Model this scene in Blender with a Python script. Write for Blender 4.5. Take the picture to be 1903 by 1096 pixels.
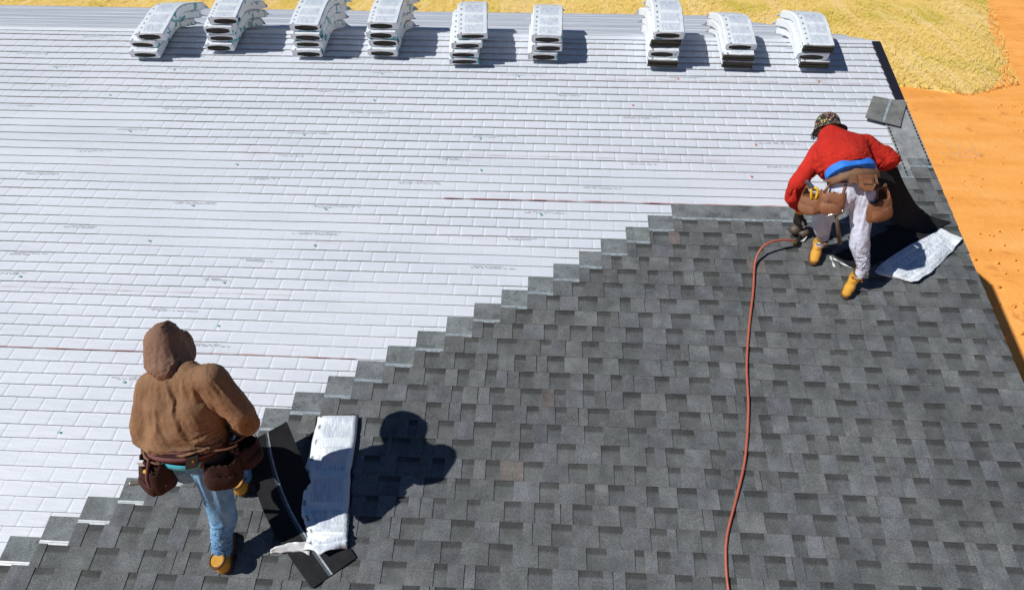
import bpy, math, random
import numpy as np
from mathutils import Matrix, Vector
random.seed(7); RNG = np.random.default_rng(11)
for o in list(bpy.data.objects): bpy.data.objects.remove(o)
scene = bpy.context.scene
COL = scene.collection
ZR = 4.6                       # height of the ridge over the ground; builders below use z = 0 at the ridge

# ---------------------------------------------------------------- camera
cd = bpy.data.cameras.new('camera'); cam = bpy.data.objects.new('camera', cd); COL.objects.link(cam)
cd.sensor_width = 36.0; cd.lens = 36.0 * 1100 / 1903; cd.clip_start = 0.05; cd.clip_end = 500
cam.matrix_world = Matrix(((0.998911, -0.031155, 0.034723, 5.286), (0.046643, 0.680552, -0.731213, -7.112),
                           (-0.000849, 0.732037, 0.681265, 2.493 + ZR), (0, 0, 0, 1)))
scene.camera = cam
# ---------------------------------------------------------------- sky, sun, exposure
SUN_EL, SUN_AZ = math.radians(45.5), math.radians(15.5)      # light travels towards +X, a little +Y
LDIR = Vector((math.cos(SUN_EL) * math.cos(SUN_AZ), math.cos(SUN_EL) * math.sin(SUN_AZ), -math.sin(SUN_EL)))
world = bpy.data.worlds.new('World'); scene.world = world; world.use_nodes = True
wn = world.node_tree; bg = wn.nodes['Background']
sky = wn.nodes.new('ShaderNodeTexSky'); sky.sky_type = 'NISHITA'; sky.sun_disc = False; sky.dust_density = 0.0; sky.ozone_density = 7.0; sky.air_density = 0.8
sky.sun_elevation = SUN_EL; sky.sun_rotation = math.atan2(-LDIR.x, -LDIR.y)
wn.links.new(sky.outputs[0], bg.inputs[0]); bg.inputs[1].default_value = 0.06
sl = bpy.data.lights.new('sun', 'SUN'); sun = bpy.data.objects.new('sun', sl); COL.objects.link(sun)
sl.energy = 5.0; sl.angle = math.radians(0.53); sl.color = (1.0, 0.965, 0.91)
sun.rotation_euler = LDIR.to_track_quat('-Z', 'Y').to_euler(); sun.location = (-10, -5, 20)
scene.view_settings.view_transform = 'Standard'; scene.view_settings.look = 'None'
scene.view_settings.exposure = 0.0; scene.view_settings.gamma = 1.0; scene.view_settings.use_curve_mapping = False
scene.render.engine = 'CYCLES'

# ---------------------------------------------------------------- measured positions (metres, z = 0 at the ridge)
BJ = {'hipC': (3.236, -5.22, -0.731), 'hipR': (3.333, -5.25, -0.761), 'kneeR': (3.306, -5.33, -1.153), 'ankR': (3.248, -5.47, -1.515), 'waist': (3.247, -5.2, -0.607), 'belt': (3.24, -5.2, -0.678), 'chest': (3.264, -5.1, -0.307), 'neck': (3.219, -5.0, -0.172), 'head': (3.166, -4.9, -0.081), 'shL': (3.096, -5.05, -0.235), 'elL': (3.006, -5.17, -0.465), 'wrL': (2.868, -4.95, -0.792), 'shR': (3.472, -5.05, -0.145), 'elR': (3.601, -5.12, -0.363), 'wrR': (3.485, -5.05, -0.653), 'haR': (3.46, -5.02, -0.783)}
RJ = {'hipC': (7.767, -3.02, -0.073), 'hipR': (7.854, -3.05, -0.1), 'hipL': (7.699, -3.02, -0.114), 'kneeR': (7.909, -3.17, -0.419), 'ankR': (8.026, -3.22, -0.744), 'kneeL': (7.693, -2.94, -0.389), 'ankL': (7.798, -2.87, -0.699), 'waist': (7.737, -2.97, 0.042), 'belt': (7.753, -3.0, -0.017), 'chest': (7.702, -2.77, 0.139), 'neck': (7.66, -2.62, 0.166), 'head': (7.669, -2.5, 0.171), 'shL': (7.591, -2.69, 0.078), 'elL': (7.441, -2.8, -0.161), 'wrL': (7.58, -2.72, -0.446), 'haL': (7.625, -2.7, -0.55), 'shR': (7.897, -2.7, 0.148), 'elR': (8.085, -2.8, 0.066), 'wrR': (8.144, -2.62, 0.038)}
HOSE = [(7.601, -2.822, -0.737), (7.478, -2.85, -0.714), (7.361, -2.886, -0.714), (7.278, -2.931, -0.759), (7.228, -3.025, -0.849), (7.177, -3.275, -0.943), (7.084, -3.626, -1.048), (7.013, -3.953, -1.145), (6.97, -4.298, -1.248), (6.888, -4.658, -1.355), (6.789, -4.919, -1.433), (6.686, -5.166, -1.507), (6.651, -5.331, -1.556), (6.643, -5.507, -1.608), (6.664, -5.698, -1.665), (6.727, -5.975, -1.748)]
HELD1L = [(3.874, -5.615, -1.637), (3.676, -5.435, -1.584), (3.503, -5.259, -1.515), (3.385, -5.103, -1.438), (3.294, -4.92, -1.321), (3.283, -4.776, -1.205)]
HELD1R = [(4.136, -5.42, -1.579), (3.977, -5.26, -1.532), (3.842, -5.117, -1.473), (3.728, -4.97, -1.408), (3.617, -4.801, -1.296), (3.504, -4.632, -1.162)]
WRAP1L = [(3.662, -4.502, -1.273), (3.667, -4.611, -1.299), (3.661, -4.76, -1.343), (3.653, -4.887, -1.386), (3.658, -5.008, -1.422), (3.672, -5.132, -1.459), (3.745, -5.249, -1.496), (3.78, -5.332, -1.521), (3.769, -5.416, -1.55)]
WRAP1R = [(3.976, -4.482, -1.26), (3.989, -4.599, -1.295), (3.997, -4.747, -1.339), (4.0, -4.873, -1.382), (4.015, -4.993, -1.418), (4.032, -5.117, -1.455), (4.051, -5.237, -1.492), (4.063, -5.32, -1.517), (4.067, -5.365, -1.535)]
WTAIL = [(3.545, -5.405, -1.549), (3.607, -5.382, -1.526), (3.704, -5.365, -1.521), (3.804, -5.349, -1.522), (3.538, -5.438, -1.574), (3.612, -5.431, -1.567), (3.72, -5.409, -1.555), (3.816, -5.418, -1.558)]
STACK1 = [(3.658, -4.479, -1.335), (3.948, -4.451, -1.327), (4.052, -5.293, -1.578), (3.757, -5.271, -1.571)]
HELD2L = [(8.217, -2.484, -0.198), (8.256, -2.529, -0.336), (8.332, -2.589, -0.49), (8.443, -2.633, -0.618), (8.629, -2.638, -0.703), (8.833, -2.639, -0.755)]
HELD2R = [(8.407, -2.455, -0.189), (8.49, -2.485, -0.303), (8.612, -2.496, -0.442), (8.743, -2.499, -0.568), (8.9, -2.5, -0.662), (9.089, -2.512, -0.707)]
WRAP2 = [(8.253, -3.033, -0.883), (8.432, -2.909, -0.826), (8.625, -2.79, -0.78), (8.806, -2.694, -0.751), (8.97, -2.596, -0.722), (8.307, -3.088, -0.889), (8.437, -3.082, -0.846), (8.611, -2.976, -0.825), (8.814, -2.844, -0.785), (9.038, -2.662, -0.731), (8.489, -3.124, -0.9), (8.552, -3.169, -0.882), (8.672, -3.102, -0.862), (8.864, -2.948, -0.827), (9.113, -2.707, -0.755)]
FLAT2 = [(7.937, -2.906, -0.835), (8.782, -2.464, -0.703), (8.947, -2.624, -0.751), (8.141, -3.056, -0.88)]
LOOSE = [(8.652, -1.237, -0.337), (8.971, -1.354, -0.372), (9.144, -1.01, -0.27), (8.818, -0.925, -0.244)]
STRAPA = [(7.901, -2.926, -0.82), (7.921, -2.972, -0.855), (7.933, -3.038, -0.885)]
STRAPB = [(7.92, -2.947, -0.826), (7.981, -2.979, -0.846), (8.067, -3.021, -0.869)]
GUN = [(7.693, -2.717, -0.747), (7.609, -2.783, -0.767), (7.755, -2.652, -0.728), (7.657, -2.681, -0.632)]
BOOT = [(3.236, -5.485, -1.635), (3.237, -4.935, -1.471), (7.824, -2.848, -0.849), (8.077, -3.175, -0.946)]
RPX = {'pouchC': (7.688, -3.13, 0.03), 'pL1': (7.592, -3.06, 0.016), 'pL1b': (7.636, -3.1, -0.189), 'pL2': (7.514, -3.04, -0.117), 'pL2b': (7.546, -3.03, -0.277), 'pR1': (7.887, -3.06, -0.009), 'pR1b': (7.989, -3.12, -0.215), 'hamH': (7.626, -3.14, -0.177), 'hamE': (7.796, -3.14, -0.501), 'tapeA': (7.404, -3.0, -0.051), 'tapeB': (7.474, -3.03, -0.115)}
BPX = {'pLa': (3.163, -5.27, -0.505), 'pLb': (2.991, -5.27, -0.841), 'pLc': (3.058, -5.27, -0.862), 'tip': (2.786, -5.24, -0.975), 'pRa': (3.537, -5.25, -0.532), 'pRb': (3.421, -5.25, -0.842), 'pRc': (3.528, -5.25, -0.783), 'hookA': (3.079, -5.33, -0.701)}
PITCH = math.radians(16.6); SP, CP = math.sin(PITCH), math.cos(PITCH)
NRM = np.array((0, -SP, CP)); UPS = np.array((0, CP, SP))
XR = 9.14                                              # the rake edge
def rp(x, v, h=0.0):                                   # near slope: x along the ridge, v metres down the slope, h off it
    return (x, -v * CP - h * SP, -v * SP + h * CP)
def roof_mat(x, v, h=0.0, rz=0.0):
    m = Matrix(((1, 0, 0, x), (0, CP, -SP, -v * CP - h * SP), (0, SP, CP, -v * SP + h * CP + ZR), (0, 0, 0, 1)))
    return m @ Matrix.Rotation(rz, 4, 'Z')

# ---------------------------------------------------------------- object helpers
def tag(o, label=None, cat=None, group=None, kind=None):
    if label: o['label'] = label
    if cat: o['category'] = cat
    if group: o['group'] = group
    if kind: o['kind'] = kind
    return o
BASE = {}
def thing(name, loc, label, cat, group=None):
    o = bpy.data.objects.new(name, None); COL.objects.link(o); o.empty_display_size = 0.1
    o.location = (loc[0], loc[1], loc[2] + ZR); BASE[o] = np.array((loc[0], loc[1], loc[2]), float)
    return tag(o, label, cat, group)
def mesh(name, V, F, mat, smooth=False, uv=None):
    me = bpy.data.meshes.new(name)
    V = np.asarray(V, dtype=np.float32)
    if isinstance(F, np.ndarray):
        n, k = F.shape
        me.vertices.add(len(V)); me.vertices.foreach_set('co', V.ravel())
        me.loops.add(n * k); me.loops.foreach_set('vertex_index', F.astype(np.int32).ravel())
        me.polygons.add(n); me.polygons.foreach_set('loop_start', np.arange(0, n * k, k, dtype=np.int32))
        me.update(calc_edges=True); me.validate()
    else:
        me.from_pydata([tuple(map(float, v)) for v in V], [], [tuple(map(int, f)) for f in F]); me.update()
    if uv is not None:
        l = me.uv_layers.new(name='UVMap'); vi = np.zeros(len(me.loops), np.int32); me.loops.foreach_get('vertex_index', vi)
        l.data.foreach_set('uv', np.asarray(uv, np.float32)[vi].ravel())
    if isinstance(mat, (list, tuple)):
        for q in mat: me.materials.append(q)
        mat = None
    if smooth: me.polygons.foreach_set('use_smooth', np.ones(len(me.polygons), bool))
    if mat: me.materials.append(mat)
    return me
def obj(name, V, F, mat, parent=None, smooth=False, uv=None, origin=None):
    V = np.asarray(V, float)
    b = BASE[parent] if parent in BASE else (np.array(origin, float) if origin is not None else V.mean(0))
    o = bpy.data.objects.new(name, mesh(name, V - b, F, mat, smooth, uv)); COL.objects.link(o)
    if parent is not None:
        o.parent = parent; BASE[o] = b
    else:
        o.location = (b[0], b[1], b[2] + ZR); BASE[o] = b
    return o
def inst(name, me, parent, m):                         # a copy that shares mesh data
    o = bpy.data.objects.new(name, me); COL.objects.link(o); o.parent = parent; o.matrix_local = m
    return o
class MB:                                              # collects simple solids into one mesh
    def __init__(s): s.V = []; s.F = []
    def add(s, V, F):
        b = len(s.V); s.V += [tuple(v) for v in V]; s.F += [tuple(i + b for i in f) for f in F]; return s
    def box(s, lo, hi, M=None):
        V = [(x, y, z) for z in (lo[2], hi[2]) for y in (lo[1], hi[1]) for x in (lo[0], hi[0])]
        if M is not None: V = [tuple(M @ Vector(v)) for v in V]
        return s.add(V, [(0, 2, 3, 1), (4, 5, 7, 6), (0, 1, 5, 4), (2, 6, 7, 3), (0, 4, 6, 2), (1, 3, 7, 5)])
    def tube(s, pts, r, n=8, caps=True):
        pts = np.asarray(pts, float); k = len(pts); r = np.broadcast_to(np.asarray(r, float), (k,))
        T = np.gradient(pts, axis=0); T /= np.linalg.norm(T, axis=1)[:, None] + 1e-9
        a = np.array((0, 0, 1.)) if abs(T[0][2]) < .9 else np.array((1., 0, 0)); V = []
        for i in range(k):
            u = np.cross(T[i], a); u /= np.linalg.norm(u); w = np.cross(T[i], u); a = np.cross(u, T[i])
            for j in range(n):
                t = 2 * math.pi * j / n; V.append(pts[i] + r[i] * (math.cos(t) * u + math.sin(t) * w))
        F = [(i * n + j, i * n + (j + 1) % n, (i + 1) * n + (j + 1) % n, (i + 1) * n + j) for i in range(k - 1) for j in range(n)]
        if caps: F += [tuple(range(n - 1, -1, -1)), tuple((k - 1) * n + j for j in range(n))]
        return s.add(V, F)
def catmull(P, n):
    P = np.asarray(P, float); Q = np.vstack([2 * P[0] - P[1], P, 2 * P[-1] - P[-2]]); out = []
    for t in np.linspace(0, len(P) - 1 - 1e-6, n):
        i = int(t); f = t - i; a, b, c, d = Q[i:i + 4]
        out.append(.5 * ((2 * b) + (c - a) * f + (2 * a - 5 * b + 4 * c - d) * f * f + (3 * b - a - 3 * c + d) * f ** 3))
    return np.array(out)
def sheet(G, th):                                      # closed thin sheet from an (n, m, 3) grid of points, th thick
    n, m, _ = G.shape
    gu = np.gradient(G, axis=0); gv = np.gradient(G, axis=1); N = np.cross(gu, gv); N /= np.linalg.norm(N, axis=2)[..., None] + 1e-9
    if N[..., 2].mean() < 0: N = -N
    V = np.vstack([G.reshape(-1, 3), (G - N * th).reshape(-1, 3)]); k = n * m; F = []
    ix = lambda i, j: i * m + j
    for i in range(n - 1):
        for j in range(m - 1):
            q = (ix(i, j), ix(i, j + 1), ix(i + 1, j + 1), ix(i + 1, j)); F += [q, tuple(k + a for a in q[::-1])]
    rim = [ix(i, 0) for i in range(n)] + [ix(n - 1, j) for j in range(1, m)] + [ix(i, m - 1) for i in range(n - 2, -1, -1)] + [ix(0, j) for j in range(m - 2, 0, -1)]
    for a, b in zip(rim, rim[1:] + rim[:1]): F.append((a, b, k + b, k + a))
    uv = np.array([(j / (m - 1), i / (n - 1)) for i in range(n) for j in range(m)] * 2)
    return V, F, uv
def two_edges(L, R, n, m):
    A = catmull(L, n); B = catmull(R, n); t = np.linspace(0, 1, m)[None, :, None]
    return A[:, None] * (1 - t) + B[:, None] * t
def wob(P, a, k, seed=0):                              # cheap smooth 3-D noise, about -a..a
    P = np.asarray(P, float); r = np.random.default_rng(seed); s = 0
    for i in range(5):
        d = r.normal(size=3); d /= np.linalg.norm(d); d2 = r.normal(size=3); d2 /= np.linalg.norm(d2); f = k * (0.6 + 0.45 * i)
        s = s + np.sin(f * (P @ d) + 1.7 * np.sin(f * .7 * (P @ d2) + r.uniform(0, 6)) + r.uniform(0, 6)) / (1 + .5 * i)
    return a * s / 2.2

# ---------------------------------------------------------------- materials
def nt(name):
    m = bpy.data.materials.new(name); m.use_nodes = True; t = m.node_tree
    return m, t, t.nodes['Principled BSDF']
def N(t, typ, **kw):
    n = t.nodes.new('ShaderNode' + typ)
    for k, v in kw.items():
        if k.startswith('i_'): n.inputs[k[2:].replace('_', ' ')].default_value = v
        else: setattr(n, k, v)
    return n
def mixc(t, fac, a, b, mode='MIX'):
    n = t.nodes.new('ShaderNodeMix'); n.data_type = 'RGBA'; n.blend_type = mode
    for i, v in ((0, fac), (6, a), (7, b)):
        if hasattr(v, 'is_linked'): t.links.new(v, n.inputs[i])
        elif i == 0: n.inputs[0].default_value = v
        else: n.inputs[i].default_value = (*v, 1) if len(v) == 3 else v
    return n.outputs[2]
def ramp(t, src, stops):
    n = t.nodes.new('ShaderNodeValToRGB'); t.links.new(src, n.inputs[0]); e = n.color_ramp.elements
    while len(e) < len(stops): e.new(.5)
    for q, (p, c) in zip(e, stops): q.position = p; q.color = (*c, 1) if len(c) == 3 else c
    return n.outputs[0]
def math_(t, op, a, b=0.0):
    n = t.nodes.new('ShaderNodeMath'); n.operation = op
    for i, v in enumerate((a, b)):
        if hasattr(v, 'is_linked'): t.links.new(v, n.inputs[i])
        else: n.inputs[i].default_value = v
    return n.outputs[0]
def noise(t, vec, scale, detail=4, rough=.55):
    n = N(t, 'TexNoise'); n.inputs['Scale'].default_value = scale; n.inputs['Detail'].default_value = detail; n.inputs['Roughness'].default_value = rough
    if vec is not None: t.links.new(vec, n.inputs['Vector'])
    return n.outputs['Fac']
def bump(t, bs, h, strength, dist=.01):
    n = N(t, 'Bump'); n.inputs['Strength'].default_value = strength; n.inputs['Distance'].default_value = dist
    t.links.new(h, n.inputs['Height']); t.links.new(n.outputs[0], bs.inputs['Normal'])
def coords(t, rnd=True):                               # object coordinates, shifted for every object so copies differ
    tc = N(t, 'TexCoord'); 
    if not rnd: return tc.outputs['Object']
    oi = N(t, 'ObjectInfo'); v = N(t, 'VectorMath', operation='SCALE'); v.inputs[0].default_value = (37, 17, 29); t.links.new(oi.outputs['Random'], v.inputs['Scale'])
    a = N(t, 'VectorMath', operation='ADD'); t.links.new(tc.outputs['Object'], a.inputs[0]); t.links.new(v.outputs[0], a.inputs[1])
    return a.outputs[0]
def cloth(name, c1, c2, scale=9, rough=.9, bs_scale=260, bstr=.25, sheen=.0, dark=None, spec=.2, crease=0.):
    m, t, b = nt(name); v = coords(t)
    col = ramp(t, noise(t, v, scale, 5), ((.3, c1), (.7, c2)))
    if dark: col = mixc(t, ramp(t, noise(t, v, scale * .45, 6, .65), ((.56, (0, 0, 0)), (.68, (1, 1, 1)))), col, dark)
    t.links.new(col, b.inputs['Base Color']); b.inputs['Roughness'].default_value = rough; b.inputs['Specular IOR Level'].default_value = spec
    h = math_(t, 'ADD', noise(t, v, bs_scale, 2), math_(t, 'MULTIPLY', noise(t, v, 28, 4), 3.0))
    if crease:                                         # sharp cloth creases: ridges of a warped, stretched noise
        for sc, ro, amp in (((4.2, 4.2, 2.0), (.3, .5, .2), 10.0), ((6, 6, 10), (-.4, .3, .7), 4.5)):
            mp = N(t, 'Mapping'); mp.inputs['Scale'].default_value = sc; mp.inputs['Rotation'].default_value = ro; t.links.new(v, mp.inputs[0]); n = N(t, 'TexNoise'); n.inputs['Scale'].default_value = 1.0; n.inputs['Detail'].default_value = 1; n.inputs['Distortion'].default_value = .8; t.links.new(mp.outputs[0], n.inputs['Vector'])
            rd = math_(t, 'POWER', math_(t, 'ABSOLUTE', math_(t, 'SUBTRACT', n.outputs['Fac'], .5)), .6); h = math_(t, 'ADD', h, math_(t, 'MULTIPLY', rd, -amp * crease))
    bump(t, b, h, bstr if not crease else .7, .004)
    return m
def plain(name, c, rough=.6, metal=0., spec=.4, var=.25, scale=20):
    m, t, b = nt(name); v = coords(t); d = tuple(x * (1 - var) for x in c)
    t.links.new(ramp(t, noise(t, v, scale, 5), ((.3, d), (.7, c))), b.inputs['Base Color'])
    b.inputs['Roughness'].default_value = rough; b.inputs['Metallic'].default_value = metal; b.inputs['Specular IOR Level'].default_value = spec
    bump(t, b, noise(t, v, scale * 6, 3), .15, .002)
    return m
def granule(name, c, headlap=False, band=False):       # mineral granules; tone of each piece comes from its own object colour
    m, t, b = nt(name); v = coords(t); oi = N(t, 'ObjectInfo')
    g1 = noise(t, v, 380, 2, .7); g2 = noise(t, v, 120, 3, .75); g3 = noise(t, v, 7, 4, .6)
    f = math_(t, 'ADD', math_(t, 'MULTIPLY', g1, .5), math_(t, 'ADD', math_(t, 'MULTIPLY', g2, .45), math_(t, 'MULTIPLY', g3, .28)))
    col = ramp(t, f, ((.44, tuple(x * .30 for x in c)), (.6, tuple(x * 1.08 for x in c)), (.78, tuple(min(1, x * 2.5) for x in c))))
    col = mixc(t, 1.0, col, oi.outputs['Color'], 'MULTIPLY')
    ge = N(t, 'NewGeometry'); wz = noise(t, ge.outputs['Position'], 1.6, 6, .65); col = mixc(t, 1.0, col, ramp(t, wz, ((.34, (.86, .865, .87)), (.52, (1, 1, 1)), (.68, (1.09, 1.085, 1.07)))), 'MULTIPLY')
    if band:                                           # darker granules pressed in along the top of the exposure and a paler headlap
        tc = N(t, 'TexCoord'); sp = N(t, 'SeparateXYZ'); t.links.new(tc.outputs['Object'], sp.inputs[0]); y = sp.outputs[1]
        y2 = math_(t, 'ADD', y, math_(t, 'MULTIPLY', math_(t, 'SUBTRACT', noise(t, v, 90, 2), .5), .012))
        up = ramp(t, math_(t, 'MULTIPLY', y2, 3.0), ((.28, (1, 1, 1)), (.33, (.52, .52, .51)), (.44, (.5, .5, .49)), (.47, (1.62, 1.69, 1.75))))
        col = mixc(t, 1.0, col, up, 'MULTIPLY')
        blot = ramp(t, noise(t, v, 9, 5, .7), ((.55, (0, 0, 0)), (.6, (1, 1, 1))))
        tp = ramp(t, math_(t, 'MULTIPLY', y, 3.0), ((.5, (0, 0, 0)), (.56, (1, 1, 1))))
        col = mixc(t, math_(t, 'MULTIPLY', math_(t, 'MULTIPLY', blot, tp), .38), col, (.022, .023, .02))
    t.links.new(col, b.inputs['Base Color']); b.inputs['Roughness'].default_value = .85; b.inputs['Specular IOR Level'].default_value = .35
    bump(t, b, math_(t, 'ADD', g1, g2), .55, .004)
    return m
MAT = {}
MAT['tab'] = granule('shingle_granules_top', (.098, .105, .107))
MAT['backer'] = granule('shingle_granules_backer', (.086, .092, .093), band=True)
MAT['starter'] = granule('starter_granules', (.21, .22, .225))
def white_membrane():
    m, t, b = nt('white_underlayment'); v = coords(t, False)
    sc = N(t, 'Mapping'); sc.inputs['Scale'].default_value = (.6, 3.0, 3.0); t.links.new(v, sc.inputs[0])
    f = noise(t, sc.outputs[0], 1.3, 5, .6); col = ramp(t, f, ((.3, (.55, .585, .645)), (.7, (.625, .66, .72))))
    d = ramp(t, noise(t, sc.outputs[0], 2.6, 6, .7), ((.58, (0, 0, 0)), (.74, (1, 1, 1))))
    col = mixc(t, math_(t, 'MULTIPLY', d, .35), col, (.42, .405, .405))
    t.links.new(col, b.inputs['Base Color']); b.inputs['Roughness'].default_value = .55; b.inputs['Specular IOR Level'].default_value = .35
    s2 = N(t, 'Mapping'); s2.inputs['Scale'].default_value = (3, 14, 14); s2.inputs['Rotation'].default_value = (0, 0, .5); t.links.new(v, s2.inputs[0])
    bump(t, b, math_(t, 'ADD', noise(t, s2.outputs[0], 1.6, 4, .5), math_(t, 'MULTIPLY', noise(t, v, 55, 3), .25)), .35, .012)
    return m
MAT['membrane'] = white_membrane()
MAT['seam'] = plain('seam_thread', (.085, .045, .026), .9)
MAT['dust_shade'] = plain('dust_shade_lap_edge', (.38, .375, .38), .8, var=.35, scale=2.5)  # dust grey that also paints the course steps' shade, so their lines read dark
def wrapper_mat(name, blue):
    m, t, b = nt(name); uvn = N(t, 'TexCoord'); uv = uvn.outputs['UV']; sp = N(t, 'SeparateXYZ'); t.links.new(uv, sp.inputs[0])
    x, y = sp.outputs[0], sp.outputs[1]; oc = coords(t)
    mp = N(t, 'Mapping'); mp.inputs['Scale'].default_value = (62, 7, 1); t.links.new(uv, mp.inputs[0])
    st = ramp(t, noise(t, mp.outputs[0], 1.0, 2, .8), ((.44, (0, 0, 0)), (.53, (1, 1, 1))))
    my = math_(t, 'FRACT', math_(t, 'MULTIPLY', y, 5.2)); blk = math_(t, 'MULTIPLY', math_(t, 'GREATER_THAN', my, .14), math_(t, 'LESS_THAN', my, .9))
    mx = math_(t, 'MULTIPLY', math_(t, 'GREATER_THAN', x, .24), math_(t, 'LESS_THAN', x, .88))
    mask = math_(t, 'MULTIPLY', math_(t, 'MULTIPLY', st, blk), mx)
    col = mixc(t, math_(t, 'MULTIPLY', mask, .72), (.68, .73, .77), (.36, .42, .52))
    # a row of small dark pictograms along one side
    px_ = math_(t, 'MULTIPLY', math_(t, 'GREATER_THAN', x, .09), math_(t, 'LESS_THAN', x, .15)); fy = math_(t, 'FRACT', math_(t, 'MULTIPLY', y, 11.0))
    pic = math_(t, 'MULTIPLY', px_, math_(t, 'LESS_THAN', fy, .34)); col = mixc(t, math_(t, 'MULTIPLY', pic, .8), col, (.12, .12, .11))
    # teal print on the sides
    tl = math_(t, 'MULTIPLY', math_(t, 'GREATER_THAN', x, 1.03), math_(t, 'GREATER_THAN', noise(t, oc, 9, 2), .585)); col = mixc(t, tl, col, (.05, .32, .36))
    t.links.new(col, b.inputs['Base Color']); b.inputs['Roughness'].default_value = .33; b.inputs['Specular IOR Level'].default_value = .5
    bump(t, b, math_(t, 'ADD', noise(t, oc, 14, 4, .6), math_(t, 'MULTIPLY', noise(t, oc, 60, 2), .3)), .5, .014)
    return m
MAT['wrapper'] = wrapper_mat('printed_plastic_wrapper', False)
def layered():
    m, t, b = nt('shingle_edges_in_bundle'); v = coords(t); mp = N(t, 'Mapping'); mp.inputs['Scale'].default_value = (6, 6, 150); t.links.new(v, mp.inputs[0])
    col = ramp(t, noise(t, mp.outputs[0], 1.2, 4, .6), ((.3, (.010, .010, .008)), (.62, (.055, .050, .035)), (.8, (.15, .135, .09))))
    t.links.new(col, b.inputs['Base Color']); b.inputs['Roughness'].default_value = .8; bump(t, b, noise(t, mp.outputs[0], 1.2, 3), .6, .006); return m
MAT['layers'] = layered()
MAT['asphalt'] = plain('asphalt_shingle_back', (.016, .017, .020), .85, spec=.25, var=.5, scale=14)
MAT['strip'] = plain('sealant_strip', (.37, .43, .47), .4, var=.5, scale=30)
MAT['stripdark'] = plain('sealant_strip_film', (.07, .085, .10), .3, var=.5, scale=25)
MAT['drip'] = plain('dark_drip_edge_metal', (.018, .019, .026), .4)
MAT['tar'] = plain('black_sealant_dabs', (.012, .012, .012), .5)
MAT['chalk'] = plain('red_chalk', (.62, .22, .15), .95, var=.45, scale=6)
MAT['green'] = plain('green_print', (.10, .44, .30), .6); MAT['orange'] = plain('orange_print', (.75, .16, .07), .6)
MAT['print'] = plain('grey_print', (.48, .495, .54), .6, var=.25, scale=3)
MAT['wall'] = plain('beige_siding', (.55, .50, .43), .7, var=.08, scale=3)
MAT['white'] = plain('white_trim', (.72, .72, .70), .5, var=.06)
def clay():
    m, t, b = nt('orange_clay'); v = coords(t, False)
    a = noise(t, v, .35, 6, .6); c = noise(t, v, 2.2, 7, .65); 
    s = N(t, 'Mapping'); s.inputs['Scale'].default_value = (.5, 2.2, 1); s.inputs['Rotation'].default_value = (0, 0, -.25); t.links.new(v, s.inputs[0]); d = noise(t, s.outputs[0], 1.0, 6, .6)
    col = ramp(t, math_(t, 'ADD', math_(t, 'MULTIPLY', a, .4), math_(t, 'MULTIPLY', d, .6)), ((.32, (.70, .29, .06)), (.5, (.83, .365, .085)), (.68, (.86, .43, .13))))
    col = mixc(t, ramp(t, c, ((.60, (0, 0, 0)), (.70, (1, 1, 1)))), col, (.60, .24, .055))
    g = math_(t, 'MULTIPLY', ramp(t, noise(t, v, .55, 4, .5), ((.62, (0, 0, 0)), (.72, (1, 1, 1)))), ramp(t, noise(t, v, 9, 4, .7), ((.52, (0, 0, 0)), (.6, (1, 1, 1)))))
    col = mixc(t, math_(t, 'MULTIPLY', g, .55), col, (.46, .36, .26))
    t.links.new(col, b.inputs['Base Color']); b.inputs['Roughness'].default_value = .95; b.inputs['Specular IOR Level'].default_value = .15
    bump(t, b, math_(t, 'ADD', c, math_(t, 'MULTIPLY', noise(t, v, 11, 5), .25)), .35, .07); return m
MAT['clay'] = clay()
def straw(name, fib):
    m, t, b = nt(name); v = coords(t, False); a = noise(t, v, .38, 4, .55); c = noise(t, v, 13, 6, .75)
    s = N(t, 'Mapping'); s.inputs['Scale'].default_value = (2.2, .22, 1); t.links.new(v, s.inputs[0]); st = noise(t, s.outputs[0], 1.0, 3, .5)
    col = ramp(t, c, ((.28, (.50, .33, .06)), (.5, (.80, .57, .15)), (.72, (.88, .72, .36))))
    gr = ramp(t, a, ((.52, (0, 0, 0)), (.66, (1, 1, 1)))); col = mixc(t, math_(t, 'MULTIPLY', gr, .62), col, (.50, .43, .035))
    col = mixc(t, math_(t, 'MULTIPLY', ramp(t, st, ((.5, (0, 0, 0)), (.66, (1, 1, 1)))), .5), col, (.88, .68, .34))
    t.links.new(col, b.inputs['Base Color']); b.inputs['Roughness'].default_value = .9; b.inputs['Specular IOR Level'].default_value = .2
    if not fib: bump(t, b, math_(t, 'ADD', c, noise(t, v, 60, 4)), .6, .03)
    return m
MAT['straw'] = straw('straw_mat', False); MAT['fibre'] = straw('straw_fibres', True)
MAT['canvas'] = cloth('brown_duck_canvas', (.205, .115, .063), (.275, .158, .088), 7, .9, 300, .5, dark=(.165, .092, .052), crease=.3)
MAT['hood'] = cloth('washed_brown_canvas', (.19, .108, .074), (.25, .145, .10), 7, .9, 300, .35, crease=.25)
MAT['rib'] = cloth('brown_rib_knit', (.12, .06, .035), (.17, .085, .05), 30, .95, 200, .4)
MAT['denim'] = cloth('blue_denim', (.09, .23, .43), (.24, .44, .65), 8, .85, 320, .35, dark=(.055, .15, .32), crease=.3)
MAT['red'] = cloth('red_fleece', (.40, .018, .012), (.50, .030, .018), 8, .95, 300, .35, crease=.3)
MAT['sweat'] = cloth('white_sweatpants', (.55, .58, .71), (.66, .69, .82), 7, .95, 300, .35, crease=.3)
MAT['shorts'] = cloth('blue_shorts', (.02, .13, .55), (.04, .22, .72), 10, .6, 200, .3)
MAT['teal'] = cloth('teal_shirt', (.04, .33, .45), (.10, .48, .58), 30, .6, 200, .3)
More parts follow.
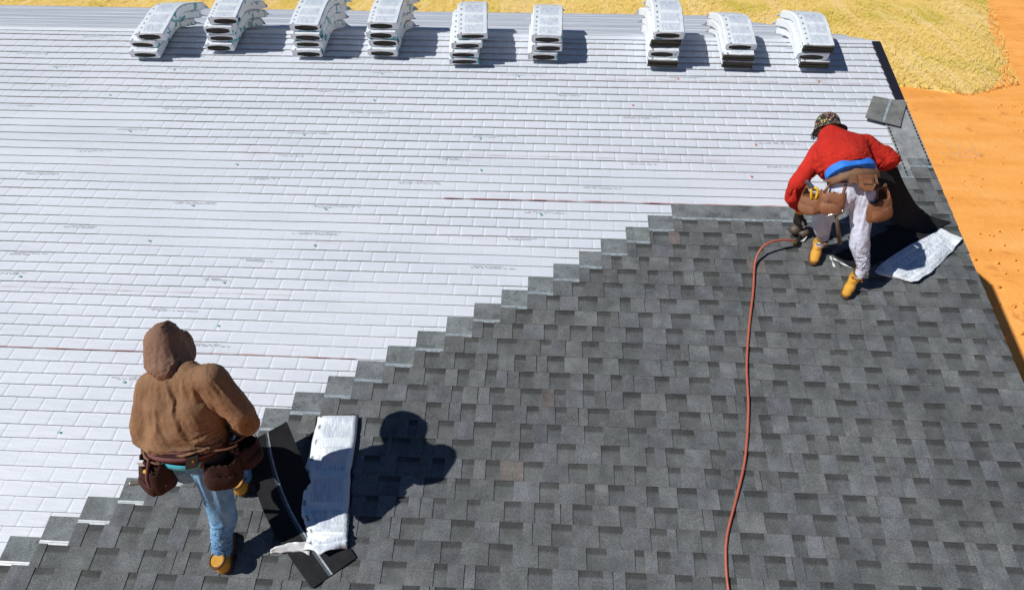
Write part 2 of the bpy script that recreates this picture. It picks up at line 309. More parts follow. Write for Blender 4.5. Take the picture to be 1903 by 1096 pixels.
MAT['leather'] = cloth('brown_leather', (.155, .062, .028), (.24, .10, .046), 12, .6, 120, .3, spec=.4, dark=(.10, .04, .02))
MAT['strapl'] = cloth('worn_leather_strap', (.13, .065, .035), (.19, .10, .055), 16, .65, 120, .3, spec=.4)
MAT['maroon'] = cloth('dark_maroon_suede', (.022, .009, .008), (.048, .019, .016), 10, .8, 140, .3)
MAT['mauve'] = cloth('mauve_belt_padding', (.12, .045, .045), (.18, .075, .075), 12, .8, 140, .3)
MAT['boot'] = cloth('wheat_nubuck', (.50, .25, .035), (.64, .34, .06), 14, .8, 200, .3)
MAT['sole'] = plain('boot_sole_rubber', (.12, .065, .028), .8); MAT['collar'] = plain('boot_collar', (.10, .055, .025), .7)
MAT['glove'] = cloth('black_rubber_glove', (.018, .017, .016), (.035, .033, .03), 18, .6, 200, .3)
MAT['cuff'] = cloth('orange_knit_cuff', (.68, .20, .02), (.80, .28, .03), 20, .9, 200, .4)
MAT['skin'] = cloth('skin', (.40, .22, .15), (.48, .28, .19), 9, .55, 90, .1, spec=.4)
MAT['hair'] = plain('black_hair', (.012, .010, .010), .5)
def cap_mat():
    m, t, b = nt('spotted_cap_cloth'); v = coords(t); vo = N(t, 'TexVoronoi'); vo.inputs['Scale'].default_value = 68; t.links.new(v, vo.inputs['Vector'])
    hs = N(t, 'HueSaturation'); hs.inputs['Saturation'].default_value = 1.6; t.links.new(vo.outputs['Color'], hs.inputs['Color'])
    sp = ramp(t, vo.outputs['Distance'], ((.28, (1, 1, 1)), (.40, (0, 0, 0)))); col = mixc(t, sp, (.02, .012, .012), mixc(t, .55, hs.outputs[0], (.55, .32, .10)))
    t.links.new(col, b.inputs['Base Color']); b.inputs['Roughness'].default_value = .85; return m
MAT['cap'] = cap_mat()
MAT['hose'] = plain('orange_red_hose', (.42, .105, .062), .45, var=.2)
MAT['steel'] = plain('bare_steel', (.42, .42, .40), .32, .9); MAT['gunm'] = plain('dusty_tool_metal', (.10, .082, .065), .6, .3)
MAT['brass'] = plain('brass_fitting', (.42, .26, .07), .45, .6); MAT['yellow'] = plain('yellow_plastic', (.80, .48, .02), .45)
MAT['wood'] = plain('worn_hammer_handle', (.13, .085, .045), .6); MAT['black'] = plain('black_plastic', (.015, .015, .015), .5)
MAT['film'] = plain('white_plastic_strap', (.72, .74, .76), .3, var=.1)
# ================================================================ ground
def ground():
    xs = np.unique(np.concatenate([np.linspace(-120, 8, 24), np.linspace(8, 30, 90), np.linspace(30, 140, 16)]))
    ys = np.unique(np.concatenate([np.linspace(-90, -10, 10), np.linspace(-10, 34, 170), np.linspace(34, 160, 16)]))
    X, Y = np.meshgrid(xs, ys, indexing='ij'); P = np.stack([X, Y, 0 * X], -1)
    Z = -ZR - .32 * np.clip(1.2 - Y, 0, 8) * np.clip((X - 9) / 2, 0, 1) + wob(P, .03, .8, 3) + wob(P, .012, 4.0, 4)  # fall towards -Y beside the rake is made up, to widen the roof's shadow
    V = np.stack([X, Y, Z], -1).reshape(-1, 3); n, m = X.shape; i = np.arange(n * m).reshape(n, m)
    F = np.stack([i[:-1, :-1], i[1:, :-1], i[1:, 1:], i[:-1, 1:]], -1).reshape(-1, 4)
    return tag(obj('ground', V, F, MAT['clay'], smooth=True, origin=(0, 0, -ZR)), 'bare orange clay ground beside and behind the house', kind='structure')
ground()
def straw_mat():
    ys = np.concatenate([np.linspace(0, 6, 40), np.linspace(6.4, 90, 40)]); 
    xr = lambda Y: np.interp(Y, [8.9, 9.8, 10.57, 13.17, 17.66, 31, 100], [17.4, 18.75, 19.03, 20.16, 22.16, 28, 60])
    tx = np.concatenate([np.linspace(0, .55, 20)[:-1], np.linspace(.55, 1, 70)])
    V = []
    for y in ys:
        for t in tx:
            yy = y + 9.2; x = -90 + (xr(yy) + 90) * t
            edge = np.interp(x, [-90, 12, 15.3, 16.3, 16.9, 18.9], [9.4, 9.6, 9.48, 9.28, 8.96, 9.82])
            w = max(0, 1 - y / 4); yy = (y + 9.2) * (1 - w) + (y + edge) * w
            e = .09 * math.sin(x * 3.1 + yy) + .06 * math.sin(x * 7.7) if y == 0 else 0
            xe = (.12 * math.sin(yy * 2.3) + .07 * math.sin(yy * 6.1)) if t == 1 else 0
            V.append((x + xe, yy + e, -ZR + .085 + .02 * math.sin(x * 2.1 + yy * 1.3) - (.1 if (y == 0 or t == 1) else 0)))
    n, m = len(ys), len(tx); i = np.arange(n * m).reshape(n, m)
    F = [tuple(q) for q in np.stack([i[:-1, :-1], i[:-1, 1:], i[1:, 1:], i[1:, :-1]], -1).reshape(-1, 4)]
    o = tag(obj('straw_mat', V, F, MAT['straw'], smooth=True, origin=(0, 9, -ZR)), 'golden straw cover with green tinges laid over the clay behind the house', 'straw', kind='stuff')
    r = RNG; k = 95000
    Y = 9.0 + 23 * r.random(k) ** 1.3; X = -19 + 45 * r.random(k); ok = (X < xr(Y)) & (Y > np.interp(X, [-90, 12, 15.3, 16.3, 16.9, 18.9], [9.4, 9.6, 9.48, 9.28, 8.96, 9.82])); X, Y = X[ok], Y[ok]; k = len(X)
    a = r.normal(1.3, .75, k); L = r.uniform(.10, .30, k); w = r.uniform(.003, .008, k); z = -ZR + .10 + .02 * np.sin(X * 2.1 + Y * 1.3) + r.uniform(0, .03, k); dz = r.uniform(-.02, .06, k)
    dx, dy = np.cos(a) * L, np.sin(a) * L; nx, ny = -np.sin(a) * w, np.cos(a) * w
    Q = np.stack([np.stack([X - nx, Y - ny, z], -1), np.stack([X + nx, Y + ny, z], -1), np.stack([X + dx + nx, Y + dy + ny, z + dz], -1), np.stack([X + dx - nx, Y + dy - ny, z + dz], -1)], 1).reshape(-1, 3)
    f = obj('straw_fibres', Q, np.arange(4 * k).reshape(-1, 4), MAT['fibre'], o); f['kind'] = 'stuff'
straw_mat()
def clods():                                            # loose clods and pebbles on the clay
    r = RNG; V = []; F = []
    spots = [(17.6, 7.2, 14, .8), (13.6, 4.6, 22, 1.6), (14.3, 2.4, 22, 1.4), (15.5, 5.5, 14, 2.2), (13.2, .9, 26, 1.2), (18.0, 8.4, 16, .6), (12.6, 2.6, 14, .8), (16.5, 3.2, 14, 1.6)]
    for cx, cy, n, s in spots:
        for _ in range(n):
            x, y = r.normal(cx, s * .5), r.normal(cy, s * .35); q = r.uniform(.01, .034); b = len(V)
            ring = [(math.cos(t), math.sin(t)) for t in np.linspace(0, 2 * math.pi, 7)[:-1]]
            V += [(x + q * 1.5 * c * r.uniform(.7, 1.2), y + q * s_ * r.uniform(.7, 1.2), -ZR - .03 - .32 * max(0, 1.2 - y)) for c, s_ in ring]
            V += [(x + q * .9 * c * r.uniform(.6, 1.2), y + q * .6 * s_, -ZR + .03 - .32 * max(0, 1.2 - y) + q * r.uniform(.4, .8)) for c, s_ in ring]
            F += [(b + i, b + (i + 1) % 6, b + 6 + (i + 1) % 6, b + 6 + i) for i in range(6)] + [tuple(b + 6 + i for i in range(6))]
    tag(obj('clay_clods', V, F, MAT['clay'], origin=(14, 3, -ZR)), 'scattered clods of orange clay on the bare ground', 'clods', kind='stuff')
clods()

# ================================================================ house
XL0, EAVE, FARY, FARZ = -15.0, 6.45, 7.5, -2.14
house = thing('house', (0, 0, -ZR), 'long house being re-roofed, white underlayment partly covered by new charcoal shingles', 'house')
HM = Matrix.Translation((0, 0, -0.0)); HI = Matrix.Translation((0, 0, 0))
wl = MB(); ye, yf = -EAVE * CP + .35, FARY - .35
for lo, hi in (((XL0 + .3, ye - .12, -ZR - 3.0), (XR - .3, ye, -2.02)), ((XL0 + .3, yf, -ZR - 3.0), (XR - .3, yf + .12, -2.3))): wl.box(lo, hi)
obj('wall', wl.V, wl.F, MAT['wall'], house)
for x0, x1 in ((XR - .42, XR - .3), (XL0 + .3, XL0 + .42)):
    pr = [(ye, -ZR - 3.0), (yf, -ZR - 3.0), (yf, -2.3), (0, -.2), (ye, -2.02)]
    V = [(x0, y, z) for y, z in pr] + [(x1, y, z) for y, z in pr]; n = 5
    obj('gable_wall', V, [tuple(range(n - 1, -1, -1)), tuple(range(n, 2 * n))] + [(i, (i + 1) % n, n + (i + 1) % n, n + i) for i in range(n)], MAT['wall'], house)
def slab(name, pts, th, mat):                           # sloping slab given by four top corners
    V = [p for p in pts] + [(p[0], p[1], p[2] - th) for p in pts]
    return obj(name, V, [(0, 1, 2, 3), (7, 6, 5, 4)] + [(i, 4 + i, 4 + (i + 1) % 4, (i + 1) % 4) for i in range(4)], mat, house)
slab('roof_deck', [rp(XL0, EAVE, -.032), rp(XR - .02, EAVE, -.032), rp(XR - .02, 0, -.032), rp(XL0, 0, -.032)], .10, MAT['wood'])
slab('roof_deck', [(XL0, .001, -.014), (XR - .02, .001, -.014), (XR - .02, FARY, FARZ - .012), (XL0, FARY, FARZ - .012)], .10, MAT['wood'])
slab('rake_fascia', [rp(XR - .018, EAVE, -.004), rp(XR + .012, EAVE, -.004), rp(XR + .012, 0.02, -.004), rp(XR - .018, 0.02, -.004)], .19, MAT['white'])
slab('rake_fascia', [(XR - .018, .03, -.012), (XR + .012, .03, -.012), (XR + .012, FARY, FARZ - .006), (XR - .018, FARY, FARZ - .006)], .19, MAT['white'])
slab('drip_edge', [rp(XR - .077, 1.2, .0105), rp(XR + .016, 1.2, .0105), rp(XR + .016, 0.012, .0105), rp(XR - .077, 0.012, .0105)], .06, MAT['drip'])
slab('drip_edge', [rp(XR - .09, EAVE, .001), rp(XR + .016, EAVE, .001), rp(XR + .016, 1.2, .001), rp(XR - .09, 1.2, .001)], .05, MAT['drip'])
slab('eave_fascia', [rp(XL0, EAVE + .03, 0), rp(XR, EAVE + .03, 0), rp(XR, EAVE, 0), rp(XL0, EAVE, 0)], .19, MAT['white'])

# ---- white underlayment moulded over the old three-tab shingles
PC, TW = .10667, .2194
def stair(v): return 6.57 - .2236 * ((v - 2.4616) / .143)   # left end of the new shingles at slope distance v
def course_grid(j, x0, x1):
    off = (j % 2) * .5 * TW + .012 * math.sin(j * 1.9) + (.03 if j % 7 == 3 else 0)
    k0 = math.floor((x0 - off) / TW); k1 = math.ceil((x1 - off) / TW)
    o = np.array((-.034, -.014, -.0055, 0, .0055, .014, .034, TW * .37, TW * .63)); xs = (off + TW * np.arange(k0, k1)[:, None] + o[None]).ravel(); dx = np.tile(np.where(o > .05, .1, o), k1 - k0)
    s = (xs > x0 + .004) & (xs < x1 - .004); return np.concatenate([[x0], xs[s], [x1]]), np.concatenate([[.1], dx[s], [.1]])
def membrane(j0, j1):
    V = []; F = []; base = 0; MI = []
    for j in range(j0, j1):
        v0 = j * PC; x1 = XR - .075 if v0 < 2.75 else min(XR - .075, stair(v0) + .55); x1 = min(x1, XR - .075)
        xs, dx = course_grid(j, -4.2, x1); n = len(xs)
        if n < 3: continue
        fr = np.array((-.06, .3, .62, .84, .94, 1.0, .955))
        X = np.repeat(xs[None], 7, 0); D = np.repeat(dx[None], 7, 0); FR = np.repeat(fr[:, None], n, 1)
        P = np.stack([X, np.full_like(X, v0) + FR * PC, 0 * X], -1)
        msk = np.clip((wob(P * np.array((.45, 1.6, 1)), 1, 2.6, 21) + .62) / .5, .18, 1)       # places where the sheet bridges the joints
        hw = .0036 + .010 * np.clip((FR - .66) / .34, 0, 1) ** 2.2
        h = -.014 + .0155 * FR * (0.6 + .4 * msk) - .0042 * msk * np.exp(-(D / hw) ** 2) + wob(P, .0024, 6, 22) + wob(P * np.array((.5, 1.3, 1)), .0045, 1.7, 27) + wob(P * np.array((.4, 2., 1)), .0014, 11, 23)
        h[6] = -.028
        vv = v0 + FR * PC + (wob(P * np.array((1, .6, 1)), .0065, 2.1, 24 + j % 5) * (FR > .01) * 1.0)
        W = np.stack(rp(X, vv, h), -1).reshape(-1, 3); V.append(W)
        i = base + np.arange(7 * n).reshape(7, n); base += 7 * n
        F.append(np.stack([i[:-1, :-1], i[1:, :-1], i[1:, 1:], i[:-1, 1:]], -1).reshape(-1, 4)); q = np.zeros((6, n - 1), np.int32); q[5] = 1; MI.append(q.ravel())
    return np.vstack(V), np.vstack(F), np.concatenate(MI)
def printing(j0, j1, par):                              # rows of small print and fixing dots on the sheet
    V = []; F = []; G = []; GF = []; O = []; OF = []; r = random.Random(j0 + 5)
    def quad(VV, FF, x, v, w, hgt, h=.0125):
        b = len(VV); VV += [rp(x, v, h), rp(x + w, v, h), rp(x + w, v - hgt, h), rp(x, v - hgt, h)]; FF.append((b, b + 1, b + 2, b + 3))
    def disc(VV, FF, x, v, q, h):
        b = len(VV); VV += [rp(x + q * math.cos(t), v + q * .8 * math.sin(t), h) for t in np.linspace(0, 2 * math.pi, 11)[:-1]]; FF.append(tuple(range(b + 9, b - 1, -1)))
    for jj, kind in ((j0 + 1, 'text'), (j0 + 2, 'dots'), ((j0 + j1) // 2, 'text'), (j1 - 2, 'both')):
        v = jj * PC; xe = (stair(v) + .05 if v > 2.4 else 8.8); x = -3.0 + r.uniform(0, 1.0)
        while x < xe - .3:
            if kind in ('text', 'both'):
                for row in range(2):
                    xx = x + r.uniform(0, .1); end = x + r.uniform(.2, .5)
                    while xx < min(end, xe):
                        w = r.uniform(.004, .009); quad(V, F, xx, v + .022 + row * .016, w, .009, .0020 + .0006 * row); xx += w + .004 + (.018 if r.random() < .18 else 0)
            if kind in ('dots', 'both'):
                xd = x + r.uniform(0, .3)
                if xd < xe - .05:
                    if xd > 5.6 and r.random() < .75: disc(O, OF, xd, v + .06, .0125, .0045)
                    else: disc(G, GF, xd, v + .06, .0115, .0045)
            x += r.uniform(1.2, 3.0)
    for VV, FF, m, nm in ((V, F, 'print', 'printed_text'), (G, GF, 'green', 'green_dots'), (O, OF, 'orange', 'orange_dots')):
        if VV: o = obj(nm, VV, FF, MAT[m], par); o['kind'] = 'stuff'
cuts = [0, 8, 17, 26, 34, 43, 52, 61]
for j0, j1 in zip(cuts[:-1], cuts[1:]):
    V, F, MI = membrane(j0, j1); o = obj('underlayment_sheet', V, F, [MAT['membrane'], MAT['dust_shade']], house, smooth=False); o.data.polygons.foreach_set('material_index', MI)
    printing(j0, j1, o)
rs0 = random.Random(4)
def far_membrane():
    xs = np.arange(-15, XR - .01, .11); V = []; F = []; b = 0; n = len(xs); jn = int(FARY / .1)
    for j in range(jn + 4):
        fr = np.array((0, .5, 1.0, 1.03)); s = (j + fr) * FARY / (jn + 4); X = np.repeat(xs[None], 4, 0); Y = np.repeat(s[:, None], n, 1); P = np.stack([X, Y, 0 * X], -1)
        h = (fr[:, None] * (.008 + .022 * rs0.random())) * (1 + .5 * wob(P * np.array((.3, 0, 1)), 1, 3, 33 + j)) + wob(P * np.array((.5, 1.5, 1)), .003, 5, 31); h[3] = -.008
        Z = Y * (FARZ / FARY) + h; V.append(np.stack([X, Y, Z], -1).reshape(-1, 3)); i = b + np.arange(4 * n).reshape(4, n); b += 4 * n
        F.append(np.stack([i[:-1, :-1], i[:-1, 1:], i[1:, 1:], i[1:, :-1]], -1).reshape(-1, 4))
    obj('underlayment_sheet', np.vstack(V), np.vstack(F), MAT['membrane'], house)
far_membrane()
rc = MB(); rc.add([(XL0, -.04, -.012), (XR - .02, -.04, -.012), (XR - .02, 0, .009), (XL0, 0, .009), (XL0, .05, -.003), (XR - .02, .05, -.003)], [(0, 1, 2, 3), (3, 2, 5, 4)])
obj('ridge_fold', rc.V, rc.F, MAT['membrane'], house)
def chalk(v, x0, x1, w, seed):
    n = int((x1 - x0) / .04); V = []; F = []
    for i in range(n + 1):
        x = x0 + (x1 - x0) * i / n; ww = w * (.55 + .45 * math.sin(i * .7 + seed) * math.sin(i * .23)); d = .0025 * math.sin(i * .11 + seed)
        V += [rp(x, v + d - ww / 2, .0065), rp(x, v + d + ww / 2, .0065)]
        if i: F.append((2 * i - 2, 2 * i - 1, 2 * i + 1, 2 * i))
    obj('chalk_line', V, F, MAT['chalk'], house)
chalk(23 * PC - .003, 4.4, 8.05, .0085, 1); chalk(39 * PC - .003, -.6, 3.86, .0065, 2); chalk(18 * PC - .03, 4.6, 7.4, .0035, 3); chalk(33.6 * PC, .4, 3.2, .003, 4); chalk(7.0 * PC - .02, 6.0, 8.9, .004, 5)

# ---- new laminated shingles
EXP, SHH = .143, .337
def plate(w):                                           # backing layer of one shingle, origin at its lower left corner
    prof = [(0, .010), (EXP, .004), (SHH, .001)]; V = []
    for x in (0, w):
        for y, z in prof: V += [(x, y, z), (x, y, z - .003)]
    F = [(0, 6, 8, 2), (2, 8, 10, 4), (1, 3, 9, 7), (3, 5, 11, 9), (0, 1, 7, 6), (4, 10, 11, 5), (0, 2, 3, 1), (2, 4, 5, 3), (6, 7, 9, 8), (8, 9, 11, 10)]
    return V, F
def tooth(w, sk):                                       # one raised tab, slightly flared towards its lower edge
    a, b = .0, w; t = .0042; V = []
    for y, z in ((0.0005, .0102), (EXP + .012, .0044)):
        e = sk if y > .1 else 0
        V += [(a + e, y, z + t), (b - e, y, z + t), (a + e, y, z - .001), (b - e, y, z - .001)]
    return V, [(0, 1, 5, 4), (2, 6, 7, 3), (0, 2, 3, 1), (4, 5, 7, 6), (0, 4, 6, 2), (1, 3, 7, 5)]
def pattern(w, r):
    out = []; x = -r.uniform(0, .10)
    while x < w - .02:
        a = x; b = x + r.choice((.10, .13, .155, .175, .19)) ; 
        a2, b2 = max(a, .0015), min(b, w - .0015)
        if b2 - a2 > .02: out.append((a2, b2))
        x = b + r.choice((.09, .115, .14, .165))
    return out
rs = random.Random(3); PM = mesh('shingle', *plate(1.0), MAT['backer']); PATS = [pattern(1.0, rs) for _ in range(9)]
TM = [[mesh('tab', *tooth(b - a, .0012 if (i + q) % 3 else .003), MAT['tab']) for q, (a, b) in enumerate(p)] for i, p in enumerate(PATS)]
CAMP = np.array((5.286, -7.112, 2.493)); allt = []
def lay(x, v, w, first=False):
    """one shingle with its lower edge at slope distance v"""
    i = rs.randrange(len(PATS)); full = w > .985
    me = PM if full else mesh('shingle', *plate(w), MAT['backer'])
    m = Matrix.Translation((0, 0, ZR)) @ roof_mat(x + rs.uniform(-.001, .001), v + rs.uniform(-.0015, .0015), .0125, rs.uniform(-.0012, .0012))
    m = Matrix.Translation((0, 0, -ZR)) @ m                # parent sits on the ground below the ridge
    s = inst('shingle', me, house, m); g = rs.uniform(.90, 1.06); s.color = (g, g * rs.uniform(.99, 1.01), g * rs.uniform(.97, 1.03), 1)
    if first:
        st = MB(); st.box((.002, .148, .0054), (w - .002, .162, .0062)); st.box((.002, .1645, .0051), (w - .002, .176, .0057)); o = bpy.data.objects.new('sealant_strip', mesh('sealant_strip', st.V, st.F, MAT['strip'])); COL.objects.link(o); o.parent = s
    for q, (a, b) in enumerate(PATS[i]):
        if a > w - .02: break
        b2 = min(b, w - .0015); mm = TM[i][q] if b2 == b else mesh('tab', *tooth(b2 - a, .0012), MAT['tab'])
        g = rs.uniform(.86, 1.16); c = (g, g * rs.uniform(.985, 1.01), g * rs.uniform(.96, 1.05), 1)
        if rs.random() < .008: c = (g * 1.16, g * .98, g * .90, 1)
        wx, wv = x + (a + b2) / 2, v - .07; d = np.linalg.norm(np.array(rp(wx, wv)) - CAMP); allt.append((d * (1 if wv < 5.95 else 3), s, m, mm, a, c))
XS = {}
for k in range(-5, 26):
    v = 2.7986 + EXP * k
    if v > EAVE: break
    x = 6.57 - .2236 * k + rs.uniform(-.018, .018) if k >= 0 else {-5: 8.93, -4: 8.80, -3: 8.60, -2: 8.42, -1: 8.18}[k]
    first = True
    while x < XR + .004:
        w = min(1.0, XR + .010 - x)
        if w < .05: break
        if k == 0 and 8.1 < x < 8.3: pass
        lay(x, v, w - .0015, first or k == 0); x += w; first = False
allt.sort(key=lambda q: q[0]); restV = []; restF = []
for n, (d, s, m, mm, a, c) in enumerate(allt):
    if n < 300:
        o = bpy.data.objects.new('tab', mm); COL.objects.link(o); o.parent = s; o.location = (a, 0, 0); o.color = c
    else:
        b = len(restV); restV += [m @ (v.co + Vector((a, 0, 0))) for v in mm.vertices]; restF += [tuple(i + b for i in p.vertices) for p in mm.polygons]
def rest_tabs():
    gm = granule('shingle_granules_top_far', (.098, .105, .107)); t = gm.node_tree; at = N(t, 'Attribute', attribute_name='tone'); 
    for l in list(t.links):
        if l.from_node.type == 'OBJECT_INFO' and l.from_socket.name == 'Color': s_ = l.to_socket; t.links.remove(l); t.links.new(at.outputs['Color'], s_); break
    me = mesh('tab', [tuple(v) for v in restV], restF, gm); ca = me.color_attributes.new('tone', 'FLOAT_COLOR', 'POINT')
    cc = np.ones((len(restV), 4), np.float32); b = 0
    for (d, s, m, mm, a, c) in allt[300:]:
        k = len(mm.vertices); cc[b:b + k] = c; b += k
    ca.data.foreach_set('color', cc.ravel())
    o = bpy.data.objects.new('tab', me); COL.objects.link(o); o.parent = house; o['kind'] = 'stuff'
rest_tabs()
# starter strip up the rake with its dabs of sealant
def starter():
    x0, x1, va, vb = XR - .285, XR + .012, .98, 2.15
    V = [rp(x0, vb, .0145), rp(x1, vb, .0145), rp(x1, va, .0145), rp(x0, va, .0145)]; V += [rp(x0, vb, .0105), rp(x1, vb, .0105), rp(x1, va, .0105), rp(x0, va, .0105)]
    s = obj('starter_strip', V, [(0, 1, 2, 3), (7, 6, 5, 4)] + [(i, 4 + i, 4 + (i + 1) % 4, (i + 1) % 4) for i in range(4)], MAT['starter'], house)
    d = MB()
    for xx, w in ((x1 - .026, .016), (x0 + .012, .014)):
        v = va + .02
        while v < vb - .05:
            l = random.uniform(.028, .04); q = [rp(xx, v + l, .0165), rp(xx + w, v + l, .0165), rp(xx + w, v, .0165), rp(xx, v, .0165)]; d.add(q, [(0, 1, 2, 3)]); v += l + .016
    o = obj('sealant_dabs', d.V, d.F, MAT['tar'], s); o['kind'] = 'stuff'
starter()
# ================================================================ shingle bundles draped over the ridge
ORD = ['leftmost', 'second', 'third', 'fourth', 'fifth', 'sixth', 'seventh', 'eighth', 'rightmost']
STK = [  # x, front end down the slope, layers, thickness, yaw
    (.80, .53, 3, .088, -1.0), (1.60, .43, 4, .096, 1.5), (2.65, .50, 4, .091, -.8), (3.51, .46, 4, .093, .5), (4.40, .56, 4, .078, 2.5),
    (5.345, .49, 3, .098, .4), (6.63, .53, 4, .093, -1.5), (7.46, .53, 3, .078, -3.0), (8.29, .52, 3, .088, -1.5)]
TP = math.tan(PITCH)
def bundle(par, X, front, c, t, yaw, r, openend):
    L = .94; ys = np.concatenate([np.linspace(-front, -.16, 7), np.linspace(-.1, .1, 5), np.linspace(.16, L - front, 6)])
    rr = .10; w = .166 + r.uniform(-.004, .006)
    def frame(y):
        z0 = -TP * (math.sqrt(y * y + rr * rr) - rr * .72); dz = -TP * y / math.sqrt(y * y + rr * rr); n = np.array((-dz, 1.)) / math.hypot(dz, 1); return np.array((y, z0)) + n * c
    hv = t / 2; a_ = w - .010
    ring = [(-a_ + 2 * a_ * i / 6, hv) for i in range(7)] + [(w, hv * .72), (w + .002, -hv * .7)] + [(a_ - 2 * a_ * i / 4, -hv) for i in range(5)] + [(-w - .002, -hv * .7), (-w, hv * .72)]
    ux = [(a + a_) / (2 * a_) for a, b in ring[:7]] + [1.06, 1.2] + [1.3] * 5 + [-.2, -.06]
    n = len(ring); V = []; UV = []; cy, sy = math.cos(yaw), math.sin(yaw)
    def put(a, y, z): return (X + a * cy - y * sy, a * sy + y * cy, z)
    sd = r.randrange(1000); K = len(ys)
    for i, y in enumerate(ys):
        q = frame(y); q2 = frame(y + .001); tn = (q2 - q) / np.linalg.norm(q2 - q); nn = np.array((-tn[1], tn[0]))
        e = min(1, i * .5, (K - 1 - i) * .5); f = .93 + .07 * e
        for j, (a, b) in enumerate(ring):
            wb = wob((a * 3 + sd, y * 3, b * 9), .0045, 6, sd % 17) + r.uniform(-.0022, .0022); bb = b * (f if i in (0, K - 1) else 1) + (.004 * (1 - (a / w) ** 2) if j < 7 else 0) + wb
            p = q + nn * bb; V.append(put(a * (1 - .02 * (1 - e)) + wb * .6, p[0], p[1])); UV.append((ux[j], i / (K - 1)))
    F = [(i * n + j, i * n + (j + 1) % n, (i + 1) * n + (j + 1) % n, (i + 1) * n + j) for i in range(K - 1) for j in range(n)]
    # front face: plastic lip drawn in to a lens-shaped opening, shingle edges behind it
    q = frame(ys[0]); tn = frame(ys[0] + .001) - q; tn /= np.linalg.norm(tn); nn = np.array((-tn[1], tn[0]))
    ow = (w - .004) if openend else w * r.uniform(.86, .97); oh = hv * (.84 if openend else r.uniform(.62, .86)); oc = r.uniform(-.02, .02) * (0 if openend else 1); ob = hv * r.uniform(-.25, .05) * (0 if openend else 1)
    lens = []
    for a, b in ring:
        th = math.atan2(b / hv, a / w); lens.append((oc + ow * math.cos(th), ob + oh * math.sin(th) * (1 if openend else abs(math.sin(th)) ** .25)))
    rim = len(V)
    for sh, dep in ((1.0, -.004), (.97, .014)):
        for (a, b) in lens:
            p = q + nn * b * sh + tn * dep; V.append(put(a * sh, p[0], p[1])); UV.append((.98, .0))
    F += [((j + 1) % n, j, rim + j, rim + (j + 1) % n) for j in range(n)] + [(rim + (j + 1) % n, rim + j, rim + n + j, rim + n + (j + 1) % n) for j in range(n)]
    F.append(tuple((K - 1) * n + j for j in range(n)))
    obj('wrapper', V, F, MAT['wrapper'], par, smooth=False, uv=UV)
    m = MB(); ns = 8
    for s in range(ns):                                  # the edges of the single shingles in the pack
        b0 = ob - oh + 2 * oh * s / ns; b1 = b0 + 2 * oh / ns * .93; mid = (b0 + b1) / 2 - ob
        hw = ow * (1 if openend else math.sqrt(max(.03, 1 - (mid / oh) ** 2))) ; jx = r.uniform(-.006, .006) * (1 if openend else .3); st = (-.012 - r.uniform(0, .016)) if openend else r.uniform(-.001, .006)
        P8 = []
        for dep in (st, .06):
            for b in (b0, b1):
                for a in (oc - hw + .002 + jx, oc + hw - .002 + jx): p = q + nn * b + tn * dep; P8.append(put(a, p[0], p[1]))
        m.add(P8, [(0, 1, 3, 2), (4, 6, 7, 5), (0, 4, 5, 1), (2, 3, 7, 6), (0, 2, 6, 4), (1, 5, 7, 3)])
    obj('shingle_edges', m.V, m.F, MAT['layers'], par)
    # loose gathered plastic at the far end
    G = np.zeros((5, 8, 3)); y1 = L - front
    for i in range(5):
        for j in range(8):
            y = y1 - .02 + .014 * i; qq = frame(y); a = (-w + 2 * w * j / 7) * (1 + .05 * i); G[i, j] = put(a + r.uniform(-.01, .01) * i, qq[0], qq[1] + hv * .5 - .012 * i + r.uniform(-.012, .012) * (i > 0))
    Vs, Fs, us = sheet(G, .0015); obj('wrapper_flap', Vs, Fs, MAT['film'], par)
rb = random.Random(5)
LAY = {3: ['bottom', 'middle', 'top'], 4: ['bottom', 'second from bottom', 'third from bottom', 'top']}
for si, (X, fr, n, t, yaw) in enumerate(STK):
    for l in range(n):
        dx = rb.uniform(-.028, .028); dy = rb.uniform(-.03, .02) + (-.035 if l == n - 1 and si in (4, 7) else 0) - .034 * l
        dx += l * (.06, .055, .03, .02, .035, .005, .01, .005, -.005)[si]
        op = (si == 7 and l < 2) or (si == 8 and l in (0, 1, 2) and l != 1) or (si == 6 and l in (0, 2)) 
        lab = 'wrapped shingle bundle, %s in the %s ridge stack%s' % (LAY[n][l], ORD[si], ' from the left' if 0 < si < 8 else '')
        b = thing('shingle_bundle', (X + dx, 0, .02 + l * t), lab, 'shingle bundle', 'shingle bundles stacked along the ridge')
        bundle(b, X + dx, fr + dy, .018 + t * (l + .5), t * .93, math.radians(yaw + rb.uniform(-2.2, 2.2)), rb, op)

# ================================================================ loose shingles, wrappers, hose
def shingle_sheet(name, L, R, label, flip=False, strip=.47, n=22, top='asphalt', parts=True):
    G = two_edges(L, R, n, 8); t = thing(name, tuple(G[0, 0]), label, 'shingle')
    V, F, uv = sheet(G, .0055); obj('shingle_body', V, F, MAT[top], t, smooth=False)
    gu = np.gradient(G, axis=0); gv = np.gradient(G, axis=1); Nn = np.cross(gu, gv); Nn /= np.linalg.norm(Nn, axis=2)[..., None]
    if Nn[..., 2].mean() < 0: Nn = -Nn
    A = G + Nn * .0022
    for a, b, mt in () if strip is None else ((strip, strip + .035, 'strip'), (strip - .05, strip - .005, 'stripdark')):
        pa = [A[i, int(a * 7)] * (1 - (a * 7) % 1) + A[i, int(a * 7) + 1] * ((a * 7) % 1) for i in range(n)]; pb = [A[i, int(b * 7)] * (1 - (b * 7) % 1) + A[i, int(b * 7) + 1] * ((b * 7) % 1) for i in range(n)]
        V, F, uv = sheet(np.stack([np.array(pa), np.array(pb)], 1), .001); obj('sealant_strip', V, F, MAT[mt], t)
    return t
